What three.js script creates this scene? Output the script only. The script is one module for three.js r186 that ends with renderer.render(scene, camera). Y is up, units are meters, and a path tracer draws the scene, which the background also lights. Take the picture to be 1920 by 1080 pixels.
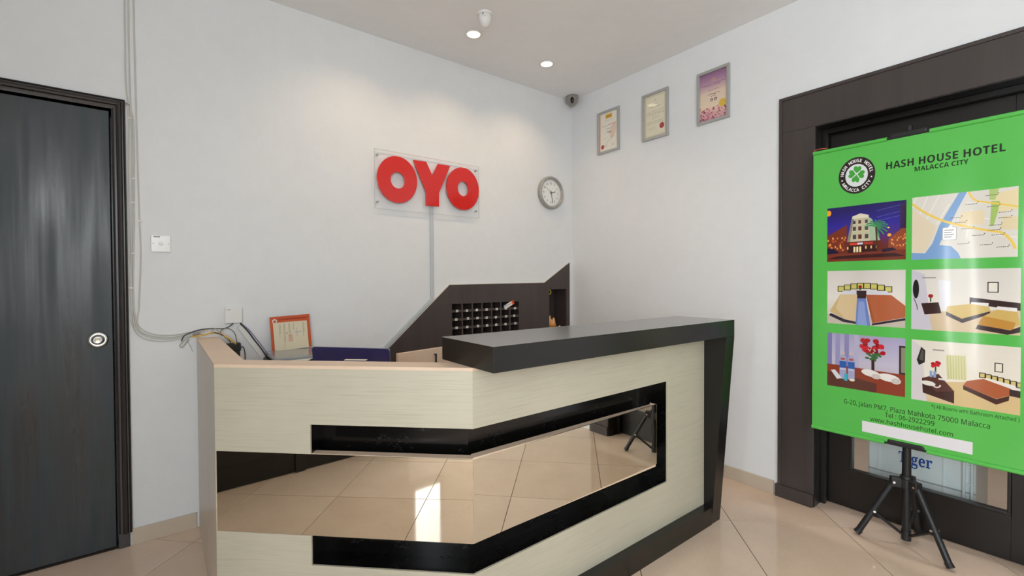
import * as THREE from 'three';
import { RoundedBoxGeometry } from 'three/addons/geometries/RoundedBoxGeometry.js';
import { TextGeometry } from 'three/addons/geometries/TextGeometry.js';
import { FontLoader } from 'three/addons/loaders/FontLoader.js';
import { mergeGeometries } from 'three/addons/utils/BufferGeometryUtils.js';
import { RectAreaLightUniformsLib } from 'three/addons/lights/RectAreaLightUniformsLib.js';

// ------------------------------------------------------------------ camera
// World: the corner of the two visible walls is the origin, the left wall is z = 0 (x < 0), the right wall is x = 0 (z > 0).
const scene = new THREE.Scene();
const F = 844.511, YAW = 0.6532, PITCH = -0.0154, ROLL = -0.0047;
const camera = new THREE.PerspectiveCamera(2 * Math.atan(540 / F) * 180 / Math.PI, 16 / 9, 0.05, 60);
const EYE = new THREE.Vector3(-3.1822, 1.4188, 3.1754);        // where the photograph was taken from
camera.position.copy(EYE);
const fwd = new THREE.Vector3(Math.sin(YAW) * Math.cos(PITCH), Math.sin(PITCH), -Math.cos(YAW) * Math.cos(PITCH));
const right0 = new THREE.Vector3(Math.cos(YAW), 0, Math.sin(YAW));
const up0 = right0.clone().cross(fwd);
const rightV = right0.clone().multiplyScalar(Math.cos(ROLL)).addScaledVector(up0, Math.sin(ROLL));
const upV = up0.clone().multiplyScalar(Math.cos(ROLL)).addScaledVector(right0, -Math.sin(ROLL));
camera.quaternion.setFromRotationMatrix(new THREE.Matrix4().makeBasis(rightV, upV, fwd.clone().negate()));
scene.add(camera);
// ------------------------------------------------------------------ sky, daylight, exposure
const H = 3.18, XW = -4.5, ZR = 6.2, XF = -6.5, ZS = 3.52;            // ceiling height, wall with the entrance, wall behind the camera
scene.background = new THREE.Color(0.93, 0.97, 1.0);
scene.backgroundIntensity = 3.0;
RectAreaLightUniformsLib.init();
function daylight(w, h, pos, look, k) {
  const l = new THREE.RectAreaLight(new THREE.Color(0.90, 0.962, 1.0), k, w, h);
  l.position.set(...pos); l.lookAt(...look); l.name = 'daylight'; scene.add(l); return l;
}
daylight(2.5, 0.95, [-4.45, 2.45, ZR - 0.03], [-4.45, 2.45, 0], 7.0);       // shop window behind the camera, to the left: open sky in its upper half,
daylight(2.5, 1.0, [-4.45, 1.45, ZR - 0.03], [-4.45, 1.45, 0], 1.9);        // the dimmer street in its lower half
daylight(0.25, 1.72, [XW + 0.03, 1.29, 2.865], [0, 1.29, 2.865], 13);        // narrow glass beside the entrance door
daylight(1.9, 0.95, [XF + 0.03, 2.4, 4.95], [0, 2.4, 4.95], 16);            // side window of the shop front, likewise
daylight(1.9, 1.0, [XF + 0.03, 1.4, 4.95], [0, 1.4, 4.95], 6);
const renderer = new THREE.WebGLRenderer({ antialias: true });
renderer.toneMapping = THREE.LinearToneMapping;
renderer.toneMappingExposure = 0.8;
renderer.shadowMap.enabled = true;
renderer.shadowMap.type = THREE.PCFSoftShadowMap;

// ------------------------------------------------------------------ helpers
let seed = 7;
const rnd = () => { seed = (seed * 1664525 + 1013904223) >>> 0; return seed / 4294967296; };
function ray(px, py) { return fwd.clone().addScaledVector(rightV, (px - 960) / F).addScaledVector(upV, -(py - 540) / F); }
function hit(px, py, axis, d) { const v = ray(px, py); return EYE.clone().addScaledVector(v, (d - EYE[axis]) / v[axis]); }
const onLeft = (px, py, z = 0) => hit(px, py, 'z', z);      // a point of the left wall (or a plane in front of it)
const onRight = (px, py, x = 0) => hit(px, py, 'x', x);
const onLevel = (px, py, y = 0) => hit(px, py, 'y', y);

const taken = {};
function numbered(n) { const k = taken[n] = (taken[n] ?? -1) + 1; return k ? n + '_' + String(k).padStart(3, '0') : n; }
function metric(g) {                               // box-mapped uv in metres
  g = g.index ? g.toNonIndexed() : g;
  const p = g.attributes.position, n = g.attributes.normal, uv = new Float32Array(p.count * 2);
  for (let i = 0; i < p.count; i += 3) {
    const a = new THREE.Vector3().fromBufferAttribute(p, i), b = new THREE.Vector3().fromBufferAttribute(p, i + 1), c = new THREE.Vector3().fromBufferAttribute(p, i + 2);
    const f = b.clone().sub(a).cross(c.clone().sub(a)); const ax = Math.abs(f.x), ay = Math.abs(f.y), az = Math.abs(f.z);
    [a, b, c].forEach((v, k) => {
      const [s, t] = ay >= ax && ay >= az ? [v.x, v.z] : ax >= az ? [v.z, v.y] : [v.x, v.y];
      uv[(i + k) * 2] = s; uv[(i + k) * 2 + 1] = t;
    });
  }
  g.setAttribute('uv', new THREE.BufferAttribute(uv, 2)); return g;
}
const merge = (list) => mergeGeometries(list.map((g) => { const r = g.index ? g.toNonIndexed() : g; for (const k of Object.keys(r.attributes)) if (!['position', 'normal', 'uv'].includes(k)) r.deleteAttribute(k); return r; }));
function box(x0, x1, y0, y1, z0, z1, r = 0) {
  const w = Math.abs(x1 - x0), h = Math.abs(y1 - y0), d = Math.abs(z1 - z0);
  const g = r ? new RoundedBoxGeometry(w, h, d, 2, Math.min(r, w / 2.1, h / 2.1, d / 2.1)) : new THREE.BoxGeometry(w, h, d);
  g.translate((x0 + x1) / 2, (y0 + y1) / 2, (z0 + z1) / 2); return metric(g);
}
function cyl(r0, r1, a, b, n = 20) {               // a tapered rod from a to b
  const A = new THREE.Vector3(...a), B = new THREE.Vector3(...b), d = B.clone().sub(A);
  const g = new THREE.CylinderGeometry(r1, r0, d.length(), n);
  g.applyQuaternion(new THREE.Quaternion().setFromUnitVectors(new THREE.Vector3(0, 1, 0), d.clone().normalize()));
  g.translate((A.x + B.x) / 2, (A.y + B.y) / 2, (A.z + B.z) / 2); return g;
}
function tube(pts, r, n = 60, k = 8) { return new THREE.TubeGeometry(new THREE.CatmullRomCurve3(pts.map((p) => p.isVector3 ? p : new THREE.Vector3(...p)), false, 'centripetal'), n, r, k); }
function prismPlan(poly, y0, y1) {                  // a plan outline [x, z] extruded from y0 to y1
  const s = new THREE.Shape(poly.map(([x, z]) => new THREE.Vector2(x, -z)));
  const g = new THREE.ExtrudeGeometry(s, { depth: y1 - y0, bevelEnabled: false }); g.rotateX(-Math.PI / 2); g.translate(0, y0, 0); return metric(g);
}
function plate(outline, holes, t, bevel = 0) {      // an outline in x, y; its front face lies in z = 0 and it reaches back to -t
  const s = new THREE.Shape(outline.map(([x, y]) => new THREE.Vector2(x, y)));
  for (const h of holes) s.holes.push(new THREE.Path(h.map(([x, y]) => new THREE.Vector2(x, y))));
  const g = new THREE.ExtrudeGeometry(s, { depth: t - 2 * bevel, bevelEnabled: bevel > 0, bevelSize: bevel, bevelThickness: bevel, bevelOffset: -bevel, bevelSegments: 1, curveSegments: 32 });
  g.translate(0, 0, -t + bevel); return metric(g);
}
function sheet(axis, at, a0, a1, y0, y1, dir) {     // one sheet of glass across the x or z axis, facing dir
  const g = new THREE.PlaneGeometry(a1 - a0, y1 - y0); g.rotateY(axis === 'x' ? dir * Math.PI / 2 : dir > 0 ? 0 : Math.PI);
  const m = (a0 + a1) / 2; g.translate(axis === 'x' ? at : m, (y0 + y1) / 2, axis === 'x' ? m : at); return g;
}
const rect = (x0, x1, y0, y1) => [[x0, y0], [x1, y0], [x1, y1], [x0, y1]];
function obj(name, geo, mat, parent) {
  const m = new THREE.Mesh(Array.isArray(geo) ? merge(geo) : geo, mat); m.name = parent ? name : numbered(name); (parent ?? scene).add(m); return m;
}
function tag(o, label, category, group) { Object.assign(o.userData, { label, category }); if (group) o.userData.group = group; return o; }
function thing(name, label, category, group, pos = [0, 0, 0]) {
  const g = new THREE.Group(); g.name = numbered(name); g.position.set(...pos); scene.add(g); return tag(g, label, category, group);
}
function struct(o, label, category) { o.userData.kind = 'structure'; if (label) o.userData.label = label; if (category) o.userData.category = category; return o; }
function structGroup(name, label, category) { const g = new THREE.Group(); g.name = name; scene.add(g); return struct(g, label, category); }

// ------------------------------------------------------------------ textures
const hash = (x, y, s) => { let h = Math.imul(x, 374761393) ^ Math.imul(y, 668265263) ^ Math.imul(s, 2246822519); h = Math.imul(h ^ (h >>> 13), 1274126177); return ((h ^ (h >>> 16)) >>> 0) / 4294967296; };
function vnoise(x, y, px, py, s) {                  // tiling value noise
  const xi = Math.floor(x), yi = Math.floor(y), fx = x - xi, fy = y - yi, u = fx * fx * (3 - 2 * fx), v = fy * fy * (3 - 2 * fy);
  const m = (a, p) => ((a % p) + p) % p, g = (i, j) => hash(m(xi + i, px), m(yi + j, py), s);
  return (g(0, 0) * (1 - u) + g(1, 0) * u) * (1 - v) + (g(0, 1) * (1 - u) + g(1, 1) * u) * v;
}
function fbm(u, v, fx, fy, s, oct = 4) { let a = 0, k = 0.5, t = 0; for (let o = 0; o < oct; o++) { a += k * vnoise(u * fx, v * fy, fx, fy, s + o); t += k; k *= 0.5; fx *= 2; fy *= 2; } return a / t; }
function dataTex(w, h, fn, srgb, rx = 1, ry = 1) {  // fn(u, v) gives [r, g, b] from 0 to 1
  const d = new Uint8Array(w * h * 4);
  for (let j = 0; j < h; j++) for (let i = 0; i < w; i++) { const c = fn((i + 0.5) / w, (j + 0.5) / h), o = (j * w + i) * 4; for (let k = 0; k < 3; k++) d[o + k] = Math.max(0, Math.min(255, Math.round((c[k] ?? c[0]) * 255))); d[o + 3] = 255; }
  const t = new THREE.DataTexture(d, w, h); t.wrapS = t.wrapT = THREE.RepeatWrapping; t.magFilter = THREE.LinearFilter; t.minFilter = THREE.LinearMipmapLinearFilter; t.generateMipmaps = true;
  if (srgb) t.colorSpace = THREE.SRGBColorSpace; t.repeat.set(rx, ry); t.needsUpdate = true; return t;
}
function canvasTex(w, h, draw) {
  const c = document.createElement('canvas'); c.width = w; c.height = h; draw(c.getContext('2d'), w, h);
  const t = new THREE.CanvasTexture(c); t.colorSpace = THREE.SRGBColorSpace; t.anisotropy = 8; return t;
}
const mix = (a, b, t) => a.map((x, i) => x + (b[i] - x) * t);
const S = (m) => new THREE.MeshStandardMaterial(m), P = (m) => new THREE.MeshPhysicalMaterial(m);

const paintTex = dataTex(512, 512, (u, v) => { const n = fbm(u, v, 4, 4, 3, 5), m = fbm(u, v, 40, 40, 9, 2); const k = 0.965 + 0.035 * n + 0.012 * (m - 0.5); return [k, k, k * 0.997]; }, true, 0.4, 0.4);
const paintBump = dataTex(512, 512, (u, v) => [fbm(u, v, 24, 24, 21, 4)], false, 0.8, 0.8);
const M = {};
M.wall = S({ color: 0xe9ebed, map: paintTex, bumpMap: paintBump, bumpScale: 0.0012, roughness: 0.75 });
M.ceiling = S({ color: 0xf6f7f8, map: paintTex, roughness: 0.9 });
const tileTex = dataTex(512, 512, (u, v) => { const n = fbm(u, v, 5, 5, 31, 5), m = fbm(u, v, 60, 60, 41, 2), k = 0.95 + 0.05 * n + 0.02 * (m - 0.5); return [k, k * (0.985 + 0.012 * n), k * (0.975 + 0.02 * n)]; }, true, 1.1, 1.1);
const tileCols = [0xe9cfb8, 0xe6ccb4, 0xebd2bc, 0xe7ceb7];
M.tiles = tileCols.map((c) => P({ color: c, map: tileTex, roughness: 0.075 }));
M.grout = S({ color: 0x54483e, roughness: 0.9 });
M.skirt = P({ color: 0xc9bcaa, map: tileTex, roughness: 0.3 });
// painted black timber with long dull brush streaks
const streak = (u, v) => { const a = fbm(u, v, 26, 3, 51, 4), b = fbm(u, v, 5, 3, 61, 3), c = fbm(u, v, 90, 5, 71, 2); return Math.max(0, Math.min(1, (a * 0.55 + b * 0.75 + c * 0.25 - 0.62) * 2.1)); };
const doorTex = dataTex(512, 1024, (u, v) => mix([0.10, 0.098, 0.102], [0.20, 0.235, 0.25], streak(u, v)), true, 0.9, 0.45);
const doorRough = dataTex(512, 1024, (u, v) => { const r = 0.2 + 0.3 * streak(u, v); return [r, r, r]; }, false, 0.9, 0.45);
M.door = P({ color: 0xffffff, map: doorTex, roughness: 1, roughnessMap: doorRough });
M.blackGloss = P({ color: 0x141313, roughness: 0.2 });
const satinTex = dataTex(256, 512, (u, v) => { const n = fbm(u, v, 30, 3, 81, 4), m = fbm(u, v, 4, 3, 83, 3); const k = 0.84 + 0.12 * n + 0.14 * (m - 0.5); return [k, k * 0.98, k * 0.965]; }, true, 1.2, 0.7);
M.darkWood = P({ color: 0x4b4544, map: satinTex, roughness: 0.3 });
M.darkFrame = P({ color: 0x1b1817, map: satinTex, roughness: 0.28 });
M.laminateDark = P({ color: 0x1a1817, map: satinTex, roughness: 0.26 });
const grainFn = (u, v) => { const a = fbm(u, v, 4, 220, 91, 2), b = fbm(u, v, 9, 420, 95, 1), c = fbm(u, v, 3, 4, 97, 3); const d = Math.max(0, a * 0.6 + b * 0.4 - 0.5) * 0.15; return { d, k: 0.965 + 0.05 * (c - 0.5) - d }; };
const laminateTex = dataTex(512, 1024, (u, v) => { const { k, d } = grainFn(u, v); return [k, k * (1 - 0.05 * d), k * (1 - 0.25 * d)]; }, true, 1.4, 1.1);
M.laminate = P({ color: 0xcbc5b1, map: laminateTex, roughness: 0.42 });
M.laminateEdge = P({ color: 0xe9d0b7, map: tileTex, roughness: 0.45 });
M.sidePanel = P({ color: 0xd6c9b6, map: tileTex, roughness: 0.3 });
M.mirror = S({ color: 0xe4e0d4, metalness: 1, roughness: 0.015 });
const scuffTex = dataTex(512, 512, (u, v) => { const n = fbm(u, v, 60, 60, 131, 3), m = fbm(u, v, 6, 6, 137, 3); const r = 0.15 + (n * m > 0.46 ? 0.25 : 0); return [r, r, r]; }, false, 3, 3);
M.recess = P({ color: 0x0d0c0c, roughness: 1, roughnessMap: scuffTex });
M.whitePlastic = P({ color: 0xe8e8e6, roughness: 0.3 });
M.greyPlastic = P({ color: 0xa9adb2, roughness: 0.4 });
M.trunking = P({ color: 0xc3c8cc, roughness: 0.45 });
M.blackPlastic = P({ color: 0x1c1c1d, roughness: 0.45 });
M.blackMetal = P({ color: 0x262628, roughness: 0.4, metalness: 0.3 });
M.chrome = S({ color: 0xd8d8d6, metalness: 1, roughness: 0.16 });
M.steel = S({ color: 0xb9bab8, metalness: 1, roughness: 0.3 });
M.brass = S({ color: 0xb79d63, metalness: 1, roughness: 0.3 });
M.pane = P({ color: 0xffffff, transmission: 1, thickness: 0, roughness: 0.02, ior: 1.5 });
M.silverFrame = S({ color: 0xb4b4b2, metalness: 0.45, roughness: 0.42 });

// ------------------------------------------------------------------ the room
{ // floor: polished 0.6 m tiles laid diagonally over a slab, joints recessed
  const floor = obj('floor', box(XF - 0.2, 0.2, -0.2, -0.0035, -0.2, ZR + 0.2), M.grout);
  struct(floor, 'polished cream floor tiles laid diagonally with thin dark joints', 'floor');
  const pitch = 0.842, c1 = 1.30, c2 = 2.422, R2 = Math.SQRT2, gap = 0.0021 * R2;
  const area = [[XW - 0.12, 0.0], [0.0, 0.0], [0.0, 2.1], [0.17, 2.1], [0.17, 3.06], [0, 3.06], [0.0, ZR], [XF, ZR], [XF, ZS], [XW - 0.12, ZS]];
  const clip = (poly, in_, cut) => { const out = []; for (let i = 0; i < poly.length; i++) { const a = poly[i], b = poly[(i + 1) % poly.length], ia = in_(a), ib = in_(b); if (ia) out.push(a); if (ia !== ib) out.push(cut(a, b)); } return out; };
  const half = (nx, nz, d) => (poly) => clip(poly, (p) => nx * p[0] + nz * p[1] <= d, (a, b) => { const fa = nx * a[0] + nz * a[1] - d, fb = nx * b[0] + nz * b[1] - d, t = fa / (fa - fb); return [a[0] + (b[0] - a[0]) * t, a[1] + (b[1] - a[1]) * t]; });
  for (let i = -8; i < 9; i++) for (let j = -4; j < 15; j++) {
    const s0 = c1 + i * pitch + gap, s1 = c1 + (i + 1) * pitch - gap, t0 = c2 + (j - 3) * pitch + gap, t1 = c2 + (j - 2) * pitch - gap;   // x + z and z - x
    let poly = area.map((p) => [...p]);
    for (const h of [half(1, 1, s1), half(-1, -1, -s0), half(-1, 1, t1), half(1, -1, -t0)]) poly = h(poly);
    poly = poly.filter((p, k) => { const q = poly[(k + 1) % poly.length]; return Math.hypot(p[0] - q[0], p[1] - q[1]) > 1e-5; });
    if (poly.length < 3) continue;
    let ar = 0; poly.forEach((p, k) => { const q = poly[(k + 1) % poly.length]; ar += p[0] * q[1] - q[0] * p[1]; });
    if (Math.abs(ar) < 0.004) continue;
    obj('tile', prismPlan(poly, -0.012, 0), M.tiles[Math.floor(hash(i, j, 5) * 4)], floor);
  }
}
const DOOR = { x0: -4.36, x1: -3.405, top: 2.335 };
const NICHE = { x0: -1.40, x1: -0.075, y0: 0.80, y1: 1.36 };
{
  const wl = obj('wall_left', plate([[XW - 0.2, 0], [DOOR.x0, 0], [DOOR.x0, DOOR.top], [DOOR.x1, DOOR.top], [DOOR.x1, 0], [0.2, 0], [0.2, H], [XW - 0.2, H]], [rect(NICHE.x0, NICHE.x1, NICHE.y0, NICHE.y1)], 0.25), M.wall);
  struct(wl, 'white painted wall with the black door and the key rack', 'wall');
  const wr = plate([[0, 0], [2.10, 0], [2.10, 2.362], [3.075, 2.362], [3.075, 0], [ZR + 0.2, 0], [ZR + 0.2, H], [0, H]], [], 0.2); wr.rotateY(-Math.PI / 2);
  struct(obj('wall_right', wr, M.wall), 'white painted wall with three framed certificates', 'wall');
  const wb = plate([[XF - 0.2, 0], [0.2, 0], [0.2, H], [XF - 0.2, H]], [rect(-5.75, -3.15, 0.88, 2.98)], 0.2); wb.translate(0, 0, ZR + 0.2);
  struct(obj('wall_rear', wb, M.wall), 'white wall with a wide shop window', 'wall');
  const ww = plate([[-ZS, 0], [-2.62, 0], [-2.62, 2.3], [-1.05, 2.3], [-1.05, 0], [0, 0], [0, H], [-ZS, H]], [rect(-3.01, -2.72, 0.42, 2.16)], 0.2); ww.rotateY(Math.PI / 2); ww.translate(XW, 0, 0);
  struct(obj('wall_entrance', ww, M.wall), 'white wall with the dark entrance door', 'wall');
  struct(obj('wall_return', box(XF - 0.2, XW - 0.2, 0, H, ZS - 0.2, ZS), M.wall), 'white wall stepping back beside the entrance', 'wall');
  struct(obj('wall_far', (() => { const g = plate(rect(-ZR, -ZS, 0, H), [rect(-5.94, -3.96, 0.86, 2.94)], 0.2); g.rotateY(Math.PI / 2); g.translate(XF, 0, 0); return g; })(), M.wall), 'white end wall beside the shop window', 'wall');
  struct(obj('ceiling', box(XF - 0.2, 0.2, H, H + 0.12, -0.25, ZR + 0.2), M.ceiling), 'flat off-white plaster ceiling', 'ceiling');
  struct(obj('baseboard_left', [box(-3.352, -3.064, 0, 0.088, 0, 0.011, 0.002)], M.skirt), 'beige tile skirting between the black door and the counter', 'baseboard');
  struct(obj('baseboard_right', [box(-0.011, 0, 0, 0.088, 0.03, 1.872, 0.002)], M.skirt), 'beige tile skirting along the white right wall', 'baseboard');
}
// black door in the left wall
{
  const d = structGroup('door_1', 'black painted flush door with streaky finish and round deadlock', 'door');
  const { x0, x1, top } = DOOR;
  obj('door_leaf', box(x0 + 0.006, x1 - 0.010, 0.008, top - 0.009, -0.052, -0.012, 0.003), M.door, d);
  // stepped casing: profile across the moulding, mitred at the head
  const prof = [[0, -0.10], [0, 0.006], [0.010, 0.010], [0.018, 0.010], [0.022, 0.020], [0.030, 0.024], [0.038, 0.022], [0.042, 0.012], [0.047, 0.012], [0.051, 0.017], [0.056, 0.014], [0.0565, 0.0], [0.0565, 0.0]];
  const jamb = (side) => { const pos = [], idx = []; const xs = side > 0 ? x1 : x0;
    prof.forEach(([o, z]) => { const x = xs + side * o; pos.push(x, 0.075, z, x, top + o, z); });
    for (let k = 0; k < prof.length - 1; k++) { const a = 2 * k; side > 0 ? idx.push(a, a + 2, a + 1, a + 1, a + 2, a + 3) : idx.push(a, a + 1, a + 2, a + 1, a + 3, a + 2); }
    const g = new THREE.BufferGeometry(); g.setAttribute('position', new THREE.Float32BufferAttribute(pos, 3)); g.setIndex(idx); const n = g.toNonIndexed(); n.computeVertexNormals(); return metric(n); };
  const head = () => { const pos = [], idx = []; prof.forEach(([o, z]) => pos.push(x0 - o, top + o, z, x1 + o, top + o, z)); for (let k = 0; k < prof.length - 1; k++) { const a = 2 * k; idx.push(a, a + 1, a + 2, a + 1, a + 3, a + 2); } const g = new THREE.BufferGeometry(); g.setAttribute('position', new THREE.Float32BufferAttribute(pos, 3)); g.setIndex(idx); const n = g.toNonIndexed(); n.computeVertexNormals(); return metric(n); };
  M.casing = P({ color: 0x343030, map: satinTex, roughness: 0.26 });
  obj('side_casing', jamb(1), M.casing, d); obj('side_casing', jamb(-1), M.casing, d); obj('head_casing', head(), M.casing, d);
  obj('plinth_block', box(x1 - 0.001, x1 + 0.046, 0, 0.077, -0.02, 0.012, 0.002), M.casing, d); obj('plinth_block', box(x0 - 0.046, x0 + 0.001, 0, 0.077, -0.02, 0.012, 0.002), M.casing, d);
  obj('door_stop', [box(x1 - 0.03, x1 + 0.004, 0, top, -0.11, -0.055), box(x0 - 0.004, x0 + 0.03, 0, top, -0.11, -0.055), box(x0, x1, top - 0.03, top + 0.004, -0.11, -0.055)], M.blackGloss, d);
  obj('backing', box(x0 - 0.02, x1 + 0.02, 0, top + 0.02, -0.25, -0.2), M.blackPlastic, d);
  // round deadlock rose with a thumb knob
  const k = onLeft(184, 637, -0.012);
  const rose = new THREE.LatheGeometry([[0, 0], [0.041, 0], [0.041, 0.004], [0.037, 0.009], [0.029, 0.011], [0.027, 0.008], [0, 0.008]].map((a) => new THREE.Vector2(...a)), 40); rose.rotateX(Math.PI / 2); rose.translate(k.x, k.y, -0.012);
  const lock = obj('lock_rose', rose, M.chrome, d); lock.userData.label = 'round polished steel lock';
  const kn = new THREE.LatheGeometry([[0, 0], [0.024, 0], [0.025, 0.012], [0.021, 0.020], [0.013, 0.022], [0.012, 0.019], [0, 0.019]].map((a) => new THREE.Vector2(...a)), 32); kn.rotateX(Math.PI / 2); kn.translate(k.x, k.y, -0.004);
  obj('knob', kn, M.steel, lock); obj('keyhole', box(k.x - 0.008, k.x + 0.008, k.y - 0.002, k.y + 0.002, 0.014, 0.017), M.brass, lock);
}
// dark glazed door in the right wall
{
  const d = structGroup('door_2', 'dark brown glazed door in a wide flat frame behind the banner', 'door');
  const X = -0.012, ZA = 1.897, ZB = 2.10, ZC = 3.075, ZD = 3.275, YI = 2.362, YO = 2.588;
  const band = 0.02;
  obj('side_casing', box(X, 0.0, 0.08, YI, ZA + band, ZB, 0.002), M.darkWood, d);
  obj('side_casing', box(X, 0.0, 0.08, YI, ZC, ZD - band, 0.002), M.darkWood, d);
  obj('head_casing', box(X, 0.0, YI, YO - band, ZA + band, ZD - band, 0.002), M.darkWood, d);
  obj('edge_band', box(X - 0.005, 0.0, 0.08, YO, ZA, ZA + band, 0.002), M.darkWood, d);
  obj('edge_band', box(X - 0.005, 0.0, 0.08, YO, ZD - band, ZD, 0.002), M.darkWood, d);
  obj('edge_band', box(X - 0.005, 0.0, YO - band, YO, ZA + band, ZD - band, 0.002), M.darkWood, d);
  for (const [a, b] of [[ZA - 0.012, ZB], [ZC, ZD + 0.012]]) obj('plinth', box(X - 0.014, 0.125, 0, 0.08, a, b, 0.003), M.darkWood, d);
  obj('jamb', box(0.0, 0.2, 0, YI, ZB - 0.004, ZB + 0.004), M.darkFrame, d); obj('jamb', box(0.0, 0.2, 0, YI, ZC - 0.004, ZC + 0.004), M.darkFrame, d);
  obj('head_jamb', box(0.0, 0.2, YI - 0.004, YI + 0.002, ZB, ZC), M.darkFrame, d);
  obj('stop_bead', box(0.10, 0.13, 0, YI - 0.004, ZB + 0.004, ZB + 0.030, 0.002), M.darkFrame, d); obj('stop_bead', box(0.10, 0.13, 0, YI - 0.004, ZC - 0.030, ZC - 0.004, 0.002), M.darkFrame, d);
  obj('stop_bead', box(0.10, 0.13, YI - 0.034, YI - 0.004, ZB + 0.03, ZC - 0.03, 0.002), M.darkFrame, d);
  const LX0 = 0.15, LX1 = 0.19, z0 = ZB + 0.008, z1 = ZC - 0.008, g0 = 2.243, g1 = 2.915, b0 = 0.232, b1 = 1.92;
  obj('stile', box(LX0, LX1, 0.006, YI - 0.008, z0, g0, 0.002), M.darkFrame, d); obj('stile', box(LX0, LX1, 0.006, YI - 0.008, g1, z1, 0.002), M.darkFrame, d);
  obj('bottom_rail', box(LX0, LX1, 0.006, b0, g0, g1), M.darkFrame, d); obj('top_rail', box(LX0, LX1, b1, YI - 0.008, g0, g1), M.darkFrame, d);
  for (const [ya, yb, za, zb] of [[b0, b0 + 0.014, g0, g1], [b1 - 0.014, b1, g0, g1], [b0 + 0.014, b1 - 0.014, g0, g0 + 0.014], [b0 + 0.014, b1 - 0.014, g1 - 0.014, g1]]) obj('glazing_bead', box(LX0 - 0.006, LX1, ya, yb, za, zb, 0.003), M.darkFrame, d);
  obj('glass_pane', sheet('x', 0.17, g0 + 0.004, g1 - 0.004, b0 + 0.004, b1 - 0.004, -1), M.pane, d);
}
// entrance side: panelled dark door, glass strip; shop window behind the camera
{
  const d = structGroup('door_3', 'dark panelled entrance door beside a narrow glass strip', 'door');
  obj('door_frame', [box(XW - 0.06, XW + 0.03, 0, 2.36, 0.99, 1.06, 0.003), box(XW - 0.06, XW + 0.03, 0, 2.36, 2.61, 2.68, 0.003), box(XW - 0.06, XW + 0.03, 2.29, 2.36, 1.06, 2.61, 0.003)], M.darkFrame, d);
  for (const [a, b] of [[1.06, 1.795], [1.805, 2.61]]) {
    const leaf = obj('door_leaf', box(XW - 0.06, XW - 0.02, 0.005, 2.29, a, b, 0.002), M.darkFrame, d);
    for (const [y0, y1] of [[0.16, 0.42], [0.50, 1.02], [1.12, 2.14]]) obj('raised_panel', box(XW - 0.025, XW - 0.006, y0, y1, a + 0.1, b - 0.1, 0.008), M.darkFrame, leaf);
  }
  obj('meeting_bead', box(XW - 0.02, XW + 0.0, 0.005, 2.29, 1.765, 1.835, 0.003), M.darkFrame, d);
  const w1 = structGroup('window_1', 'narrow upright glass strip beside the entrance door', 'window');
  obj('window_frame', [box(XW - 0.2, XW + 0.012, 0.36, 2.18, 2.69, 2.73, 0.002), box(XW - 0.2, XW + 0.012, 0.36, 2.18, 3.0, 3.04, 0.002), box(XW - 0.2, XW + 0.012, 0.36, 0.43, 2.73, 3.0), box(XW - 0.2, XW + 0.012, 2.155, 2.18, 2.73, 3.0)], M.darkFrame, w1);
  obj('pane', sheet('x', XW - 0.10, 2.73, 3.0, 0.43, 2.155, 1), M.pane, w1);
  const w3 = structGroup('window_3', 'side window of the shop front', 'window');
  for (const [y0, y1, z0, z1] of [[0.86, 0.9, 3.96, 5.94], [2.9, 2.94, 3.96, 5.94], [0.9, 2.9, 3.96, 4.0], [0.9, 2.9, 4.93, 4.97], [0.9, 2.9, 5.9, 5.94]]) obj('window_bar', box(XF - 0.12, XF, y0, y1, z0, z1), M.darkFrame, w3);
  for (const z of [4.0, 4.97]) obj('pane', sheet('x', XF - 0.07, z, z + 0.93, 0.9, 2.9, 1), M.pane, w3);
  const w2 = structGroup('window_2', 'wide shop window behind the camera', 'window');
  const bar = (...a) => obj('window_bar', box(...a), M.darkFrame, w2);
  for (const x of [-5.72, -4.45, -3.18]) bar(x - 0.03, x + 0.03, 0.88, 2.98, ZR, ZR + 0.09);
  for (const y of [0.91, 2.95]) bar(-5.75, -3.15, y - 0.03, y + 0.03, ZR, ZR + 0.09);
  for (const x of [-5.69, -4.42]) obj('pane', sheet('z', ZR + 0.05, x, x + 1.21, 0.94, 2.92, -1), M.pane, w2);
}
// store room beyond the glazed door
{
  const g = (n, geo, m) => struct(obj(n, geo, m));
  g('floor_store', box(0.2, 1.7, -0.1, 0, 1.6, 3.6), M.tiles[1]);
  g('wall_store', [box(1.7, 1.8, 0, 2.7, 1.6, 3.6), box(0.2, 1.7, 0, 2.7, 1.5, 1.6), box(0.2, 1.7, 0, 2.7, 3.6, 3.7)], S({ color: 0xa39a90, roughness: 0.8 }));
  g('ceiling_store', box(0.2, 1.8, 2.7, 2.8, 1.5, 3.7), M.ceiling);
  const l = thing('ceiling_lamp', 'flat white lamp panel on the store room ceiling', 'ceiling lamp', null, [0.75, 2.7, 2.6]);
  obj('housing', box(-0.16, 0.16, -0.03, 0, -0.4, 0.4, 0.004), M.whitePlastic, l);
  obj('diffuser', box(-0.14, 0.14, -0.036, -0.03, -0.38, 0.38), S({ color: 0xffffff, emissive: 0xf2f8ff, emissiveIntensity: 1.5 }), l);
  const a = new THREE.RectAreaLight(0xf2f8ff, 34, 0.28, 0.76); a.rotation.x = -Math.PI / 2; a.position.set(0, -0.04, 0); l.add(a);
}
const loader = new FontLoader();
const bold = await loader.loadAsync('fonts/droid/droid_sans_bold.typeface.json');
const serif = await loader.loadAsync('fonts/droid/droid_serif_bold.typeface.json');
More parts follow.
